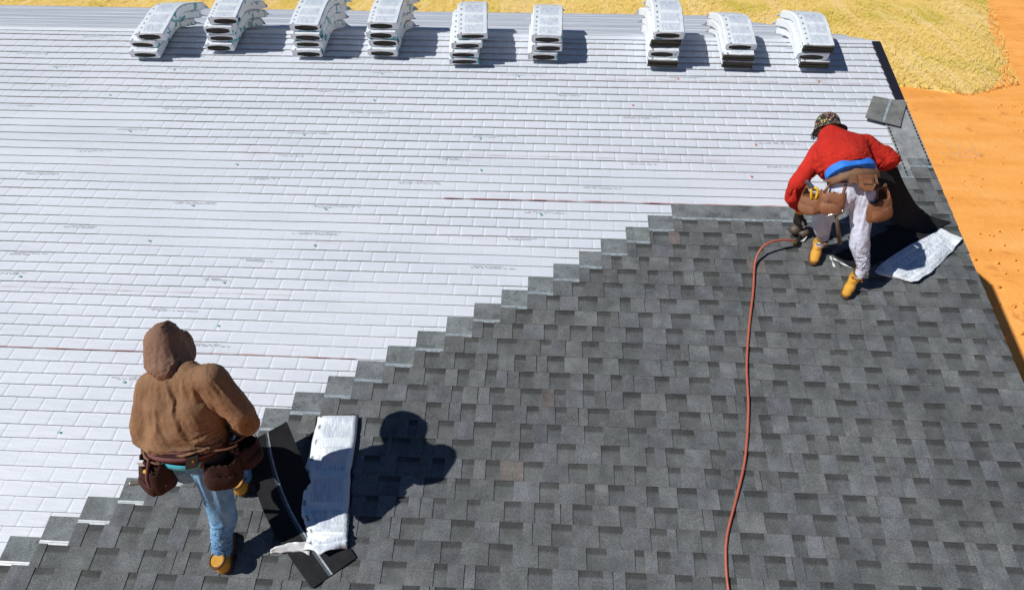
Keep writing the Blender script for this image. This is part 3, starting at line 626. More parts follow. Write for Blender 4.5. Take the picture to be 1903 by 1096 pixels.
shingle_sheet('curled_shingle', HELD1L, HELD1R, 'long black shingle curling up from the roof to the brown-jacketed worker\'s right hand', strip=.43)
shingle_sheet('curled_shingle', HELD2L, HELD2R, 'black shingle bent upright below the red-jacketed worker\'s right elbow', strip=None)
def flat_shingle(name, C, label, mat, seam=None, h=.0, n=10, cat='shingle'):
    C = [np.array(c) + NRM * h for c in C]; G = np.zeros((n, n, 3))
    for i in range(n):
        for j in range(n):
            u, v = i / (n - 1), j / (n - 1); G[i, j] = (1 - u) * ((1 - v) * C[0] + v * C[1]) + u * ((1 - v) * C[3] + v * C[2])
            G[i, j] += NRM * (wob(G[i, j], .003, 7, 5) + .008 * (abs(u - .5) * 2) ** 3)
    t = thing(name, tuple(C[0]), label, cat); V, F, uv = sheet(G, .006); o = obj('shingle_body', V, F, MAT[mat], t)
    if seam:
        A = G + NRM * .003; k0 = seam * (n - 1); i0 = int(k0); f = k0 - i0; c = A[:, i0] * (1 - f) + A[:, i0 + 1] * f; d = A[:, 0] - A[:, -1]; d /= np.linalg.norm(d, axis=1)[:, None]
        V, F, uv = sheet(np.stack([c + d * .012, c - d * .012], 1), .001); obj('sealant_strip', V, F, MAT['strip'], t)
    return t
MAT['loose'] = granule('loose_shingle_granules', (.135, .14, .135))
flat_shingle('loose_shingle', LOOSE, 'square-looking grey shingle piece lying askew across the rake edge above the red-jacketed worker', 'loose', .52, .005)
flat_shingle('loose_shingle', FLAT2, 'black shingle lying flat in shade between the red-jacketed worker\'s boots and the curled one', 'asphalt', None, .005)
def opened_bundle():
    t = thing('opened_bundle', STACK1[0], 'opened shingle bundle with torn printed wrapper lying right of the brown-jacketed worker', 'shingle bundle')
    C = [np.array(c) for c in STACK1]
    for s in range(4):
        lo, hi = .028 + .0065 * s, .0338 + .0065 * s; q = [c + np.array((random.uniform(-.006, .006), random.uniform(-.006, .006), 0)) for c in C]
        V = [c + NRM * hi for c in q] + [c + NRM * lo for c in q]
        obj('shingle', V, [(3, 2, 1, 0), (4, 5, 6, 7)] + [(i, (i + 1) % 4, 4 + (i + 1) % 4, 4 + i) for i in range(4)], MAT['asphalt'], t)
    G = two_edges(WRAP1L, WRAP1R, 46, 26); n, m, _ = G.shape
    for i in range(n):
        for j in range(m):
            u, v = i / (n - 1), j / (m - 1); cr = max(0, (u - .66) * 3)
            G[i, j] += NRM * (wob(G[i, j], .009 + .018 * cr, 18 + 14 * cr, 8) - .028 * max(0, abs(v - .5) * 2 - .85) * 5 * (1 - cr) + .004 * math.sin(v * 3.14) + .01 * cr)
            G[i, j] += UPS * wob(G[i, j], .03 * max(0, (u - .8) * 5), 30, 9)
    V, F, uv = sheet(G, .0012); obj('torn_wrapper', V, F, MAT['wrapper'], t, smooth=True, uv=uv * np.array((1, .9)) + np.array((0, .02)))
    G = two_edges(WTAIL[:4], WTAIL[4:], 16, 7)
    for i in range(16):
        for j in range(7): G[i, j] += NRM * wob(G[i, j], .018, 40, 12) + UPS * wob(G[i, j], .012, 50, 13)
    V, F, uv = sheet(G, .0012); obj('wrapper_scrap', V, F, MAT['film'], t, smooth=True)
opened_bundle()
def crumpled():
    A = np.array(WRAP2).reshape(3, 5, 3); rows = [catmull(A[i], 26) for i in range(3)]; G = np.array([catmull([rows[0][j], rows[1][j], rows[2][j]], 18) for j in range(26)])
    for i in range(26):
        for j in range(18):
            e = (j / 17) ** 2 + .15; G[i, j] += NRM * (wob(G[i, j], .02 * e, 20, 15) + wob(G[i, j], .006, 55, 16)) + UPS * wob(G[i, j], .014 * (j > 15), 40, 17)
    t = thing('empty_wrapper', WRAP2[0], 'crumpled white and blue plastic wrapper on the shingles by the red-jacketed worker', 'wrapper')
    V, F, uv = sheet(G, .0012); obj('plastic_sheet', V, F, MAT['wrapper'], t, smooth=False, uv=uv[:, ::-1] * np.array((.9, .9)) + np.array((.05, .03)))
crumpled()
def straps():
    t = thing('plastic_strap', STRAPA[0], 'narrow torn white plastic strap between the red-jacketed worker\'s boots', 'strap')
    for P in (STRAPA, STRAPB):
        c = catmull(P, 10); d = np.gradient(c, axis=0); s = np.cross(d, NRM); s /= np.linalg.norm(s, axis=1)[:, None]; w = (.006 + .005 * np.sin(np.arange(10) * 1.3))[:, None]
        V, F, uv = sheet(np.stack([c - s * w, c + s * w], 1), .0015); obj('strap_end', V, F, MAT['film'], t)
straps()
hb = MB().tube(catmull(HOSE, 120), .0095, 10); tag(obj('air_hose', hb.V, hb.F, MAT['hose'], smooth=True), 'thin orange-red air hose snaking down over the charcoal shingles', 'hose')

# ================================================================ implicit-surface modelling for people, clothes and tools
def snet(fn, lo, hi, h):
    ax = [np.arange(l, u + h, h) for l, u in zip(lo, hi)]; shp = tuple(len(a) for a in ax); cx = [a[::4] for a in ax]                # coarse pass first, then only the shell near the surface
    C0 = fn(np.stack(np.meshgrid(*cx, indexing='ij'), -1).reshape(-1, 3)).reshape([len(c) for c in cx])
    V = C0
    for d in range(3): V = np.take(V, np.minimum((np.arange(shp[d]) + 2) // 4, V.shape[d] - 1), axis=d)
    V = V.copy(); near = np.abs(V) < h * 7 + .022; ii = np.argwhere(near); V[near] = fn(np.stack([ax[d][ii[:, d]] for d in range(3)], -1)); S = V < 0
    nx, ny, nz = (d - 1 for d in V.shape); cnt = np.zeros((nx, ny, nz)); acc = np.zeros((nx, ny, nz, 3)); sl = lambda A, o: A[o[0]:o[0] + nx, o[1]:o[1] + ny, o[2]:o[2] + nz]
    C = [(i, j, k) for i in (0, 1) for j in (0, 1) for k in (0, 1)]
    for a in C:
        for d in range(3):
            if a[d]: continue
            b = list(a); b[d] = 1; va, vb = sl(V, a), sl(V, b); x = sl(S, a) != sl(S, b); t = np.where(x, va / np.where(x, va - vb, 1), 0); q = np.array(a, float)
            cnt += x; acc += x[..., None] * q; acc[..., d] += x * t
    act = cnt > 0; idx = -np.ones(act.shape, int); idx[act] = np.arange(act.sum()); W = np.argwhere(act) + acc[act] / cnt[act][:, None]; W = W * h + np.array([a[0] for a in ax]); F = []
    for d in range(3):
        e, f = (d + 1) % 3, (d + 2) % 3; s0 = [slice(1, -1)] * 3; s1 = [slice(1, -1)] * 3; s0[d] = slice(0, -1); s1[d] = slice(1, None)
        A, B = S[tuple(s0)], S[tuple(s1)]; ii = np.argwhere(A != B); o = np.zeros(3, int); o[e] = o[f] = 1; ii2 = ii + o; up = A[tuple(ii.T)]
        q = []
        for de, df in ((1, 1), (0, 1), (0, 0), (1, 0)):
            c = ii2.copy(); c[:, e] -= de; c[:, f] -= df; q.append(idx[tuple(c.T)])
        q = np.stack(q, 1); q[~up] = q[~up][:, ::-1]; F.append(q)
    F = np.vstack(F); F = F[(F >= 0).all(1)]; return W, F
def cone(P, a, b, ra, rb, flat=None):                    # tapered capsule; flat = (direction, factor) squeezes it
    a = np.array(a, float); b = np.array(b, float); ab = b - a; D = P - a; t = np.clip((D @ ab) / (ab @ ab + 1e-12), 0, 1); E = D - t[..., None] * ab
    if flat is not None:
        n = np.array(flat[0], float); n /= np.linalg.norm(n); E = E + (E @ n)[..., None] * n * (flat[1] - 1)
    return np.linalg.norm(E, axis=-1) - (ra + (rb - ra) * t)
def smin(a, b, k):
    h = np.clip(.5 + .5 * (b - a) / k, 0, 1); return b * (1 - h) + a * h - k * h * (1 - h)
def blob(prims, k=.03, fold=None, dents=()):
    def f(P):
        d = None
        for p in prims:
            q = cone(P, *p[:4], p[4] if len(p) > 4 else None); d = q if d is None else smin(d, q, k)
        for p in dents: d = -smin(-d, cone(P, *p[:4]), .018)
        if fold: 
            for a, kk, sc, sd in fold: d = d + (wob(P * np.array(sc), a, kk, sd) if a < 1 else (a - 1) * (np.sqrt(np.abs(wob(P * np.array(sc), 1, kk, sd)) + .01) * -1.6 + .9))
        return d
    A = np.array([q for p in prims for q in (p[0], p[1])], float); R = max(max(p[2], p[3]) for p in prims) + .05
    return f, A.min(0) - R, A.max(0) + R
def skin_obj(name, prims, mat, par, h=.012, k=.03, fold=None, cut=None, dents=()):
    f, lo, hi = blob(prims, k, fold, dents); g = f if cut is None else (lambda P: np.maximum(f(P), cut(P)))
    V, F = snet(g, lo, hi, h); return obj(name, V, F, MAT[mat], par, smooth=True)
def vn(a): a = np.array(a, float); return a / np.linalg.norm(a)
def lerp(a, b, t): return tuple(np.array(a) * (1 - t) + np.array(b) * t)
def add(a, *b):
    r = np.array(a, float)
    for q in b: r = r + np.array(q, float)
    return tuple(r)

# hand: x towards the thumb, y along the fingers, z out of the back; five bent fingers, thumb from the side of the palm
def hand_prims(curl):
    p = [((-.022, .01, 0), (-.020, .07, 0), .017, .016), ((.0, .0, 0), (.002, .075, .001), .019, .016), ((.02, .01, 0), (.02, .07, 0), .017, .015), ((0, -.05, 0), (0, .0, 0), .026, .024)]
    for x, L, s in ((.027, .068, 0), (.009, .076, .02), (-.009, .070, .03), (-.026, .056, .06)):
        a = np.array((x, .075, 0)); ang = -.25 - s
        for i, (f, r0, r1) in enumerate(((.45, .0098, .0092), (.32, .0092, .0085), (.25, .0085, .0075))):
            b = a + L * f * np.array((0, math.cos(ang), math.sin(ang))); p.append((tuple(a), tuple(b), r0, r1)); a = b; ang -= curl
    a = np.array((.026, .015, -.004)); b = a + np.array((.026, .026, -.012)); c = b + np.array((.006, .032, -.014)); d = c + np.array((-.004, .022, -.008)); p += [(tuple(a), tuple(b), .014, .0115), (tuple(b), tuple(c), .0112, .010), (tuple(c), tuple(d), .0098, .0085)]
    return p
HC = {}
def hand(name, par, mat, wrist, fdir, back, left, curl=.75, sc=1.0):
    if curl not in HC: f, lo, hi = blob(hand_prims(curl), .010); HC[curl] = snet(f, lo, hi, .0046)
    V, F = HC[curl]; y = vn(fdir); z = vn(np.array(back) - y * np.dot(back, y)); x = np.cross(y, z); V = V.copy()
    if left: V[:, 0] *= -1; F = F[:, ::-1]
    W = (V + np.array((0, .05, 0))) * sc; W = W[:, :1] * x + W[:, 1:2] * y + W[:, 2:] * z + np.array(wrist); return obj(name, W, F, MAT[mat], par, smooth=True)
BT = {}
def boot(par, ankle, toe, off=.03):
    if not BT:
        f, lo, hi = blob([((0, -.035, .055), (0, .09, .046), .039, .036), ((0, .08, .044), (0, .145, .040), .040, .037), ((0, -.02, .075), (0, -.012, .15), .044, .049), ((0, -.045, .05), (0, -.02, .12), .037, .042)], .022)
        BT['up'] = snet(lambda P: np.maximum(np.maximum(f(P), .022 - P[..., 2]), P[..., 2] - .158), lo, hi, .008)
        f2, lo, hi = blob([((0, -.045, .012), (0, .02, .012), .043, .039), ((0, .07, .012), (0, .145, .012), .046, .044)], .02)
        BT['so'] = snet(lambda P: np.maximum(np.maximum(f2(P), -P[..., 2]), P[..., 2] - .028), lo, hi, .008)
        m = MB(); m.tube([(.048 * math.cos(t), -.013 + .050 * math.sin(t), .155) for t in np.linspace(0, 2 * math.pi, 21)], .009, 6, False); BT['co'] = (m.V, m.F)
        m = MB()
        for i in range(5): y, z = .075 - .018 * i, .098 + .012 * i; m.tube([(-.024, y, z - .004), (0, y + .004, z + .005), (.024, y, z - .004)], .0032, 5)
        m.tube(catmull([(0, .02, .15), (.03, .05, .155), (.05, .04, .12), (.03, .03, .135), (0, .02, .15)], 14), .003, 5, False); m.tube(catmull([(0, .02, .15), (-.03, .05, .16), (-.055, .03, .12), (-.05, .02, .09)], 12), .003, 5, False); BT['la'] = (m.V, m.F)
    z = NRM; y = vn(np.array(toe) - z * np.dot(toe, z)); x = np.cross(y, z); an = np.array(ankle); d = (an @ NRM) - .030; base = an - NRM * d - y * off
    T = lambda V: np.asarray(V)[:, :1] * x + np.asarray(V)[:, 1:2] * y + np.asarray(V)[:, 2:] * z + base
    o = obj('boot', T(BT['up'][0]), BT['up'][1], MAT['boot'], par, smooth=True)
    obj('sole', T(BT['so'][0]), BT['so'][1], MAT['sole'], o, smooth=True); obj('collar', T(BT['co'][0]), BT['co'][1], MAT['collar'], o, smooth=True); obj('laces', T(BT['la'][0]), BT['la'][1], MAT['boot'], o)
    return o
def band(par, name, mat, c, axis, front, ra, rb, h, th, n=40, z0=0., kind=None):      # an elliptical belt round an axis
    ax = vn(axis); f = vn(np.array(front) - ax * np.dot(front, ax)); s = np.cross(f, ax); V = []
    for i in range(n):
        t = 2 * math.pi * i / n; wv = .006 * math.sin(3 * t + 1)
        for rr, hh in ((0, -h / 2), (th, -h / 2 + .006), (th, h / 2 - .006), (0, h / 2)):
            V.append(np.array(c) + s * math.cos(t) * (ra + rr) + f * math.sin(t) * (rb + rr) + ax * (hh + z0 + wv))
    F = [(i * 4 + j, ((i + 1) % n) * 4 + j, ((i + 1) % n) * 4 + (j + 1) % 4, i * 4 + (j + 1) % 4) for i in range(n) for j in range(4)]
    return obj(name, V, F, MAT[mat], par, smooth=True)
def pouch(par, mat, top, bot, wd, dp, side, out, flare=1.15, name='pouch', rim='strapl', pockets=1):
    """open tool pouch: tapering leather bag with a rim and a stitched front pocket"""
    a = np.array(top); b = np.array(bot); y = vn(b - a); s = vn(np.array(side) - y * np.dot(side, y)); o_ = vn(np.array(out) - y * np.dot(out, y) - s * np.dot(out, s)); L = np.linalg.norm(b - a)
    def shape(P, a0, w, d, l, fl):
        D = P - a0; u = D @ y; q = D @ s; r = D @ o_; t = np.clip(u / l, 0, 1); ww = w * (1 + (fl - 1) * np.sin(t * 2.2)); dd = d * (.55 + .75 * np.sin(np.clip(t, 0, 1) * 2.5))
        return np.maximum(((np.abs(q / ww) ** 3.5 + np.abs(r / dd) ** 3.5 + 1e-9) ** (1 / 3.5) - 1) * np.minimum(ww, dd) * .8, np.maximum(-u, u - l + .25 * (q ** 2) / ww))
    m = w_ = max(wd, dp) * 1.5 + .03; lo = np.minimum(a, b) - m; hi = np.maximum(a, b) + m
    f = lambda P: np.maximum(shape(P, a, wd, dp, L, flare), -shape(P, a - y * .012, wd * .86, dp * .8, L * .5, flare)) + wob(P, .003, 40, 6)
    V, F = snet(f, lo, hi, .009); p = obj(name, V, F, MAT[mat], par, smooth=True)
    if pockets:
        a2 = a + y * L * .42 + o_ * dp * .55; g = lambda P: np.maximum(shape(P, a2, wd * .86, dp * .75, L * .56, flare), -shape(P, a2 - y * .012, wd * .74, dp * .6, L * .3, flare)) + wob(P, .003, 40, 7)
        V, F = snet(g, lo - .04, hi + .04, .009); obj('pocket', V, F, MAT[mat], p, smooth=True)
        tb = MB(); c = [a + o_ * dp * .62 * math.cos(t) + s * wd * 1.0 * math.sin(t) + y * .004 for t in np.linspace(-1.5, 1.5, 9)]; tb.tube(c, .007, 6); obj('rim', tb.V, tb.F, MAT[rim], p, smooth=True)
    return p
DRAPES = []
def drape(o, prims, k, pin, expand=.22, bend=.3, gap=.012, hh=.018):
    """let a garment crease by itself: a short cloth simulation over a slightly smaller inner form; settled in settle()"""
    f, lo, hi = blob([(a, b, ra - gap, rb - gap) + tuple(q) for a, b, ra, rb, *q in prims], k); V, F = snet(f, lo, hi, hh)
    c = bpy.data.objects.new('form', mesh('form', V - BASE[o], F, None)); cc = bpy.data.collections.new('form'); scene.collection.children.link(cc); cc.objects.link(c); c.location = o.parent.location
    c.modifiers.new('collision', 'COLLISION'); c.collision.thickness_outer = .004; c.collision.thickness_inner = .03; c.collision.cloth_friction = 12
    co = np.zeros(len(o.data.vertices) * 3, np.float32); o.data.vertices.foreach_get('co', co); co = co.reshape(-1, 3); W = np.clip(pin(co + BASE[o]), 0, 1); g = o.vertex_groups.new(name='pin')
    for i in np.nonzero(W > .02)[0]: g.add([int(i)], float(W[i]), 'REPLACE')
    m = o.modifiers.new('cloth', 'CLOTH'); s = m.settings; s.quality = 4; s.mass = .25; s.tension_stiffness = 12; s.compression_stiffness = 12; s.shear_stiffness = 4; s.bending_stiffness = bend; s.air_damping = 2; s.tension_damping = 8; s.compression_damping = 8
    s.vertex_group_mass = 'pin'; s.shrink_min = -expand; q = m.collision_settings; q.use_collision = True; q.distance_min = .004; q.use_self_collision = False; q.collision_quality = 2; q.collection = cc
    m.point_cache.frame_start = 1; m.point_cache.frame_end = 40; DRAPES.append((o, c, cc, co))
def settle(frames=13):
    for f in range(1, frames + 1): scene.frame_set(f)
    dg = bpy.context.evaluated_depsgraph_get(); res = []
    for o, c, cc, co in DRAPES:
        ev = o.evaluated_get(dg); tm = ev.to_mesh(); out = np.zeros(len(co) * 3, np.float32); tm.vertices.foreach_get('co', out); ev.to_mesh_clear(); res.append(out.reshape(-1, 3))
    for (o, c, cc, co), new in zip(DRAPES, res):
        d = np.linalg.norm(new - co, axis=1); bad = ~np.isfinite(d) | (d > .45); new[bad] = co[bad]
        o.modifiers.clear(); o.vertex_groups.clear(); bpy.data.objects.remove(c); bpy.data.collections.remove(cc); o.data.vertices.foreach_set('co', new.ravel()); o.data.update()
    scene.frame_set(1)
near = lambda P, c, r: np.clip(1.3 - np.linalg.norm(P - np.array(c), axis=1) / r, 0, 1)
def body(par, J, legs, armL, armR, face, up):
    """bare figure under the clothes: one continuous surface with head, nose, ears, neck, trunk and limbs"""
    hd = np.array(J['head']); f = vn(face); u = vn(np.array(up) - f * np.dot(up, f)); s = np.cross(f, u)
    P = [(hd - u * .02, hd + u * .035, .082, .088), (hd - u * .05 + f * .035, hd - u * .075 + f * .05, .055, .045), (hd + f * .092 + u * .012, hd + f * .11 - u * .018, .009, .014),
         (hd + s * .083 - u * .01, hd + s * .088 + u * .02, .012, .014), (hd - s * .083 - u * .01, hd - s * .088 + u * .02, .012, .014), (hd + f * .08 - u * .055 - s * .018, hd + f * .08 - u * .055 + s * .018, .010, .010),
         (J['neck'], hd - u * .05, .055, .052), (J['shL'], J['shR'], .05, .05), (J['chest'], J['waist'], .11, .09, (f, 1.3)), (J['waist'], J['hipC'], .09, .09, (f, 1.2))]
    for a, b, c in legs: P += [(a, b, .068, .046), (b, c, .044, .032)]
    for a, b, c in (armL, armR): P += [(a, b, .046, .036), (b, c, .036, .026)]
    return skin_obj('body', P, 'skin', par, .014, .03)

def brown_jacket(J, w, c, fr):
    return [(add(w, (-.070, -.01, .0)), add(c, (-.085, -.01, -.02)), .156, .132, (fr, 1.12)), (add(w, (.070, -.01, .0)), add(c, (.085, -.01, -.02)), .156, .132, (fr, 1.12)),
        (J['shL'], J['shR'], .086, .086), (lerp(J['shL'], J['neck'], .6), lerp(J['shR'], J['neck'], .6), .084, .084), (lerp(w, c, .2), lerp(w, c, .7), .166, .158, (fr, 1.1)),
        (J['shL'], lerp(J['shL'], J['elL'], .5), .080, .079), (lerp(J['shL'], J['elL'], .5), J['elL'], .079, .076), (J['elL'], J['wrL'], .076, .056), (J['shR'], lerp(J['shR'], J['elR'], .5), .080, .079), (lerp(J['shR'], J['elR'], .5), J['elR'], .079, .077), (J['elR'], J['wrR'], .077, .057)]
def red_jacket(J, hem, c, n, ax, sd_, bk):
    return [(hem - sd_ * .065, c - sd_ * .075, .122, .128, (bk, 1.2)), (hem + sd_ * .065, c + sd_ * .075, .122, .128, (bk, 1.2)), (lerp(hem, c, .4), lerp(c, n, .3), .148, .132, (bk, 1.1)), (J['shL'], J['shR'], .082, .082), (n, n + ax * .03, .080, .07),
        (J['shL'], J['elL'], .078, .068), (J['elL'], J['wrL'], .068, .048), (J['shR'], J['elR'], .078, .070), (J['elR'], J['wrR'], .070, .050)]
# ---------------------------------------------------------------- worker in the brown hooded jacket
def brown_worker():
    J = dict(BJ); J['hipL'] = (3.165, -5.19, -.77); J['kneeL'] = (3.235, -4.93, -1.02); J['ankL'] = (3.245, -4.98, -1.385)
    p = thing('person', (3.24, -5.2, -1.54), 'person in a brown hooded jacket and blue jeans stooping over the shingles at lower left', 'person')
    ax = vn(np.array(J['neck']) - np.array(J['belt'])); fr = (-.12, 1, -.25)
    body(p, J, ((J['hipR'], J['kneeR'], J['ankR']), (J['hipL'], J['kneeL'], J['ankL'])), (J['shL'], J['elL'], J['wrL']), (J['shR'], J['elR'], J['wrR']), (-.25, .75, -.62), (-.1, .65, .75))
    # jeans
    jp_ = [(J['hipR'], J['kneeR'], .094, .068), (J['kneeR'], add(J['ankR'], (0, .01, .03)), .067, .060), (J['hipL'], J['kneeL'], .094, .074), (J['kneeL'], add(J['ankL'], (0, 0, .03)), .073, .062),
        (add(J['hipC'], (.075, 0, .13)), add(J['hipC'], (.065, -.015, -.03)), .105, .108), (add(J['hipC'], (-.075, 0, .13)), add(J['hipC'], (-.06, -.01, -.03)), .105, .108)]
    jn = skin_obj('jeans', jp_, 'denim', p, .0105, .03); drape(jn, jp_, .03, lambda P: np.clip(1 - (np.array(J['hipC'])[2] + .12 - P[:, 2]) / .05, 0, 1) + near(P, J['ankR'], .085) + near(P, J['ankL'], .085), .15, .3, .011)
    boot(p, add(J['ankR'], (0, 0, 0)), (-.18, 1, .3)); boot(p, J['ankL'], (.12, 1, .3))
    # jacket: trunk, shoulders, sleeves with elbow bunching
    w, c, n = np.array(J['waist']), np.array(J['chest']), np.array(J['neck'])
    bp_ = brown_jacket(J, w, c, fr); jk = skin_obj('jacket', bp_, 'canvas', p, .0105, .022, None, cut=lambda P: -((P - w) @ ax) + .03)
    drape(jk, bp_, .022, lambda P: np.clip(1 - ((P - w) @ ax - .03) / .03, 0, 1) + near(P, J['wrL'], .06) + near(P, J['wrR'], .06) + near(P, n + np.array((0, .02, .05)), .09) + .5 * near(P, add(J['shL'], (0, .01, .085)), .06) + .5 * near(P, add(J['shR'], (0, .01, .085)), .06), .15, .25)
    skin_obj('hem', [(add(w, (-.07, 0, -.06)), add(w, (.07, 0, -.06)), .158, .158, (fr, 1.12))], 'rib', p, .010, .03, [(.002, 120, (1, .2, .1), 3)], cut=lambda P: np.abs((P - w) @ ax + .045) - .05)
    band(p, 'shirt_tail', 'teal', add(J['hipC'], (.005, .0, .105)), (0, .1, 1), (0, 1, 0), .168, .135, .05, .008)
    # hood: pointed crown, gathered where it meets the collar
    h = np.array(J['head']); u = vn((-.12, .45, .85)); f = vn((-.25, .75, -.62))
    hp_ = [(h - u * .03, h + u * .045, .116, .106), (h + u * .05 - f * .03, h + u * .115 - f * .03 + np.array((.012, 0, 0)), .085, .048), (h - u * .03 - f * .03, n + np.array((0, -.01, .055)), .104, .085), (h + f * .05, h - u * .04 + f * .05, .105, .095), (add(n, (-.07, .0, .035)), add(n, (.075, .0, .035)), .055, .055)]
    hk = skin_obj('hood', hp_, 'hood', p, .0088, .022, None, cut=lambda P: .085 - np.linalg.norm(P - (h + f * .115 - u * .01), axis=-1))
    drape(hk, hp_, .022, lambda P: np.clip(1 - ((P - n) @ ax - .0) / .05, 0, 1) + near(P, h + f * .10, .075), .22, .3, .010, .015)
    for sd in ('L', 'R'):
        wr = np.array(J['wr' + sd]); el = np.array(J['el' + sd]); d = vn(wr - el)
        skin_obj('cuff', [(wr + d * .02, wr + d * .055, .042, .040)], 'cuff', p, .007, .02, [(.0015, 150, (1, 1, 1), 3)])
        hand('glove', p, 'glove', wr + d * .055, vn(d + np.array((0, .35, -.3))), (-.3 if sd == 'L' else .9, -.5, .3), sd == 'L', .75, 1.08)
    # tool belt and pouches
    b = np.array(J['belt']) + ax * .088
    tb = band(p, 'tool_belt', 'maroon', b, ax, fr, .222, .180, .088, .016); band(tb, 'belt_padding', 'mauve', b, ax, fr, .231, .189, .030, .016, z0=-.012); band(tb, 'belt_padding', 'mauve', b, ax, fr, .231, .189, .018, .012, z0=.034)
    bk = np.array((.96, -.26, .1)); m = MB(); c0 = b - vn(fr) * .205 + np.array((.085, .02, -.004)); s_ = vn((1, .22, .12)); u_ = vn(ax * 1.0 + s_ * .25); n_ = -vn(fr)
    fx = lambda q, r, t: tuple(c0 + s_ * q + u_ * r + n_ * t)
    m.add([fx(x, y, z) for z in (0, .012) for x, y in ((-.035, -.04), (.035, -.04), (.035, .04), (-.035, .04))], [(3, 2, 1, 0), (4, 5, 6, 7)] + [(i, (i + 1) % 4, 4 + (i + 1) % 4, 4 + i) for i in range(4)]); obj('belt_loop', m.V, m.F, MAT['black'], tb)
    m = MB().tube([fx(.01, .01, .012), fx(.01, .01, .018)], .006, 8); obj('rivet', m.V, m.F, MAT['brass'], tb)
    o1 = (-.55, -.85, .1)
    pouch(p, 'maroon', (3.085, -5.30, -.575), (3.045, -5.35, -.83), .085, .062, (.8, -.5, 0), o1, 1.2); pouch(p, 'maroon', (3.005, -5.24, -.61), (2.965, -5.26, -.85), .075, .055, (.5, -.8, 0), o1, 1.25)
    pouch(p, 'maroon', (3.475, -5.24, -.535), (3.44, -5.32, -.81), .088, .062, (.9, .35, 0), (.5, -.85, .1), 1.2); pouch(p, 'maroon', (3.545, -5.15, -.55), (3.545, -5.19, -.78), .075, .058, (.4, .9, 0), (.9, -.4, .1), 1.2)
    m = MB().tube(catmull([(3.085, -5.34, -0.550), (3.06, -5.40, -0.650), (3.06, -5.42, -0.710), (3.03, -5.41, -0.780), (3.0, -5.39, -0.750)], 20), .009, 6); obj('strap', m.V, m.F, MAT['mauve'], p, smooth=True)
    m = MB().tube(catmull([(3.115, -5.385, -0.670), (3.135, -5.395, -0.710), (3.13, -5.40, -0.760), (3.095, -5.405, -0.780), (3.065, -5.405, -0.750)], 18), .0055, 6); obj('steel_hook', m.V, m.F, MAT['steel'], p, smooth=True)
    m = MB().box((3.005, -5.352, -0.615), (3.04, -5.335, -0.575)); obj('belt_tag', m.V, m.F, MAT['film'], p)
    m = MB().tube([(3.035, -5.37, -0.635), (3.055, -5.375, -0.640)], .012, 8); obj('buckle', m.V, m.F, MAT['yellow'], p)
    # hammer lying through the left pouch
    t = thing('hammer', (2.97, -5.33, -0.810), 'dark hammer sticking out of the brown-jacketed worker\'s left pouch', 'hammer')
    m = MB().tube([(3.06, -5.36, -0.750), (2.93, -5.345, -0.815), (2.845, -5.335, -0.855)], [.011, .013, .016], 8); obj('handle', m.V, m.F, MAT['gunm'], t, smooth=True)
    m = MB().tube([(2.846, -5.335, -0.855), (2.836, -5.334, -0.860)], .0165, 8); obj('butt_cap', m.V, m.F, MAT['steel'], t, smooth=True)
    m = MB().tube([(3.05, -5.385, -0.740), (3.06, -5.36, -0.750), (3.075, -5.32, -0.760)], [.016, .013, .012], 8); obj('head', m.V, m.F, MAT['steel'], t, smooth=True)
brown_worker()

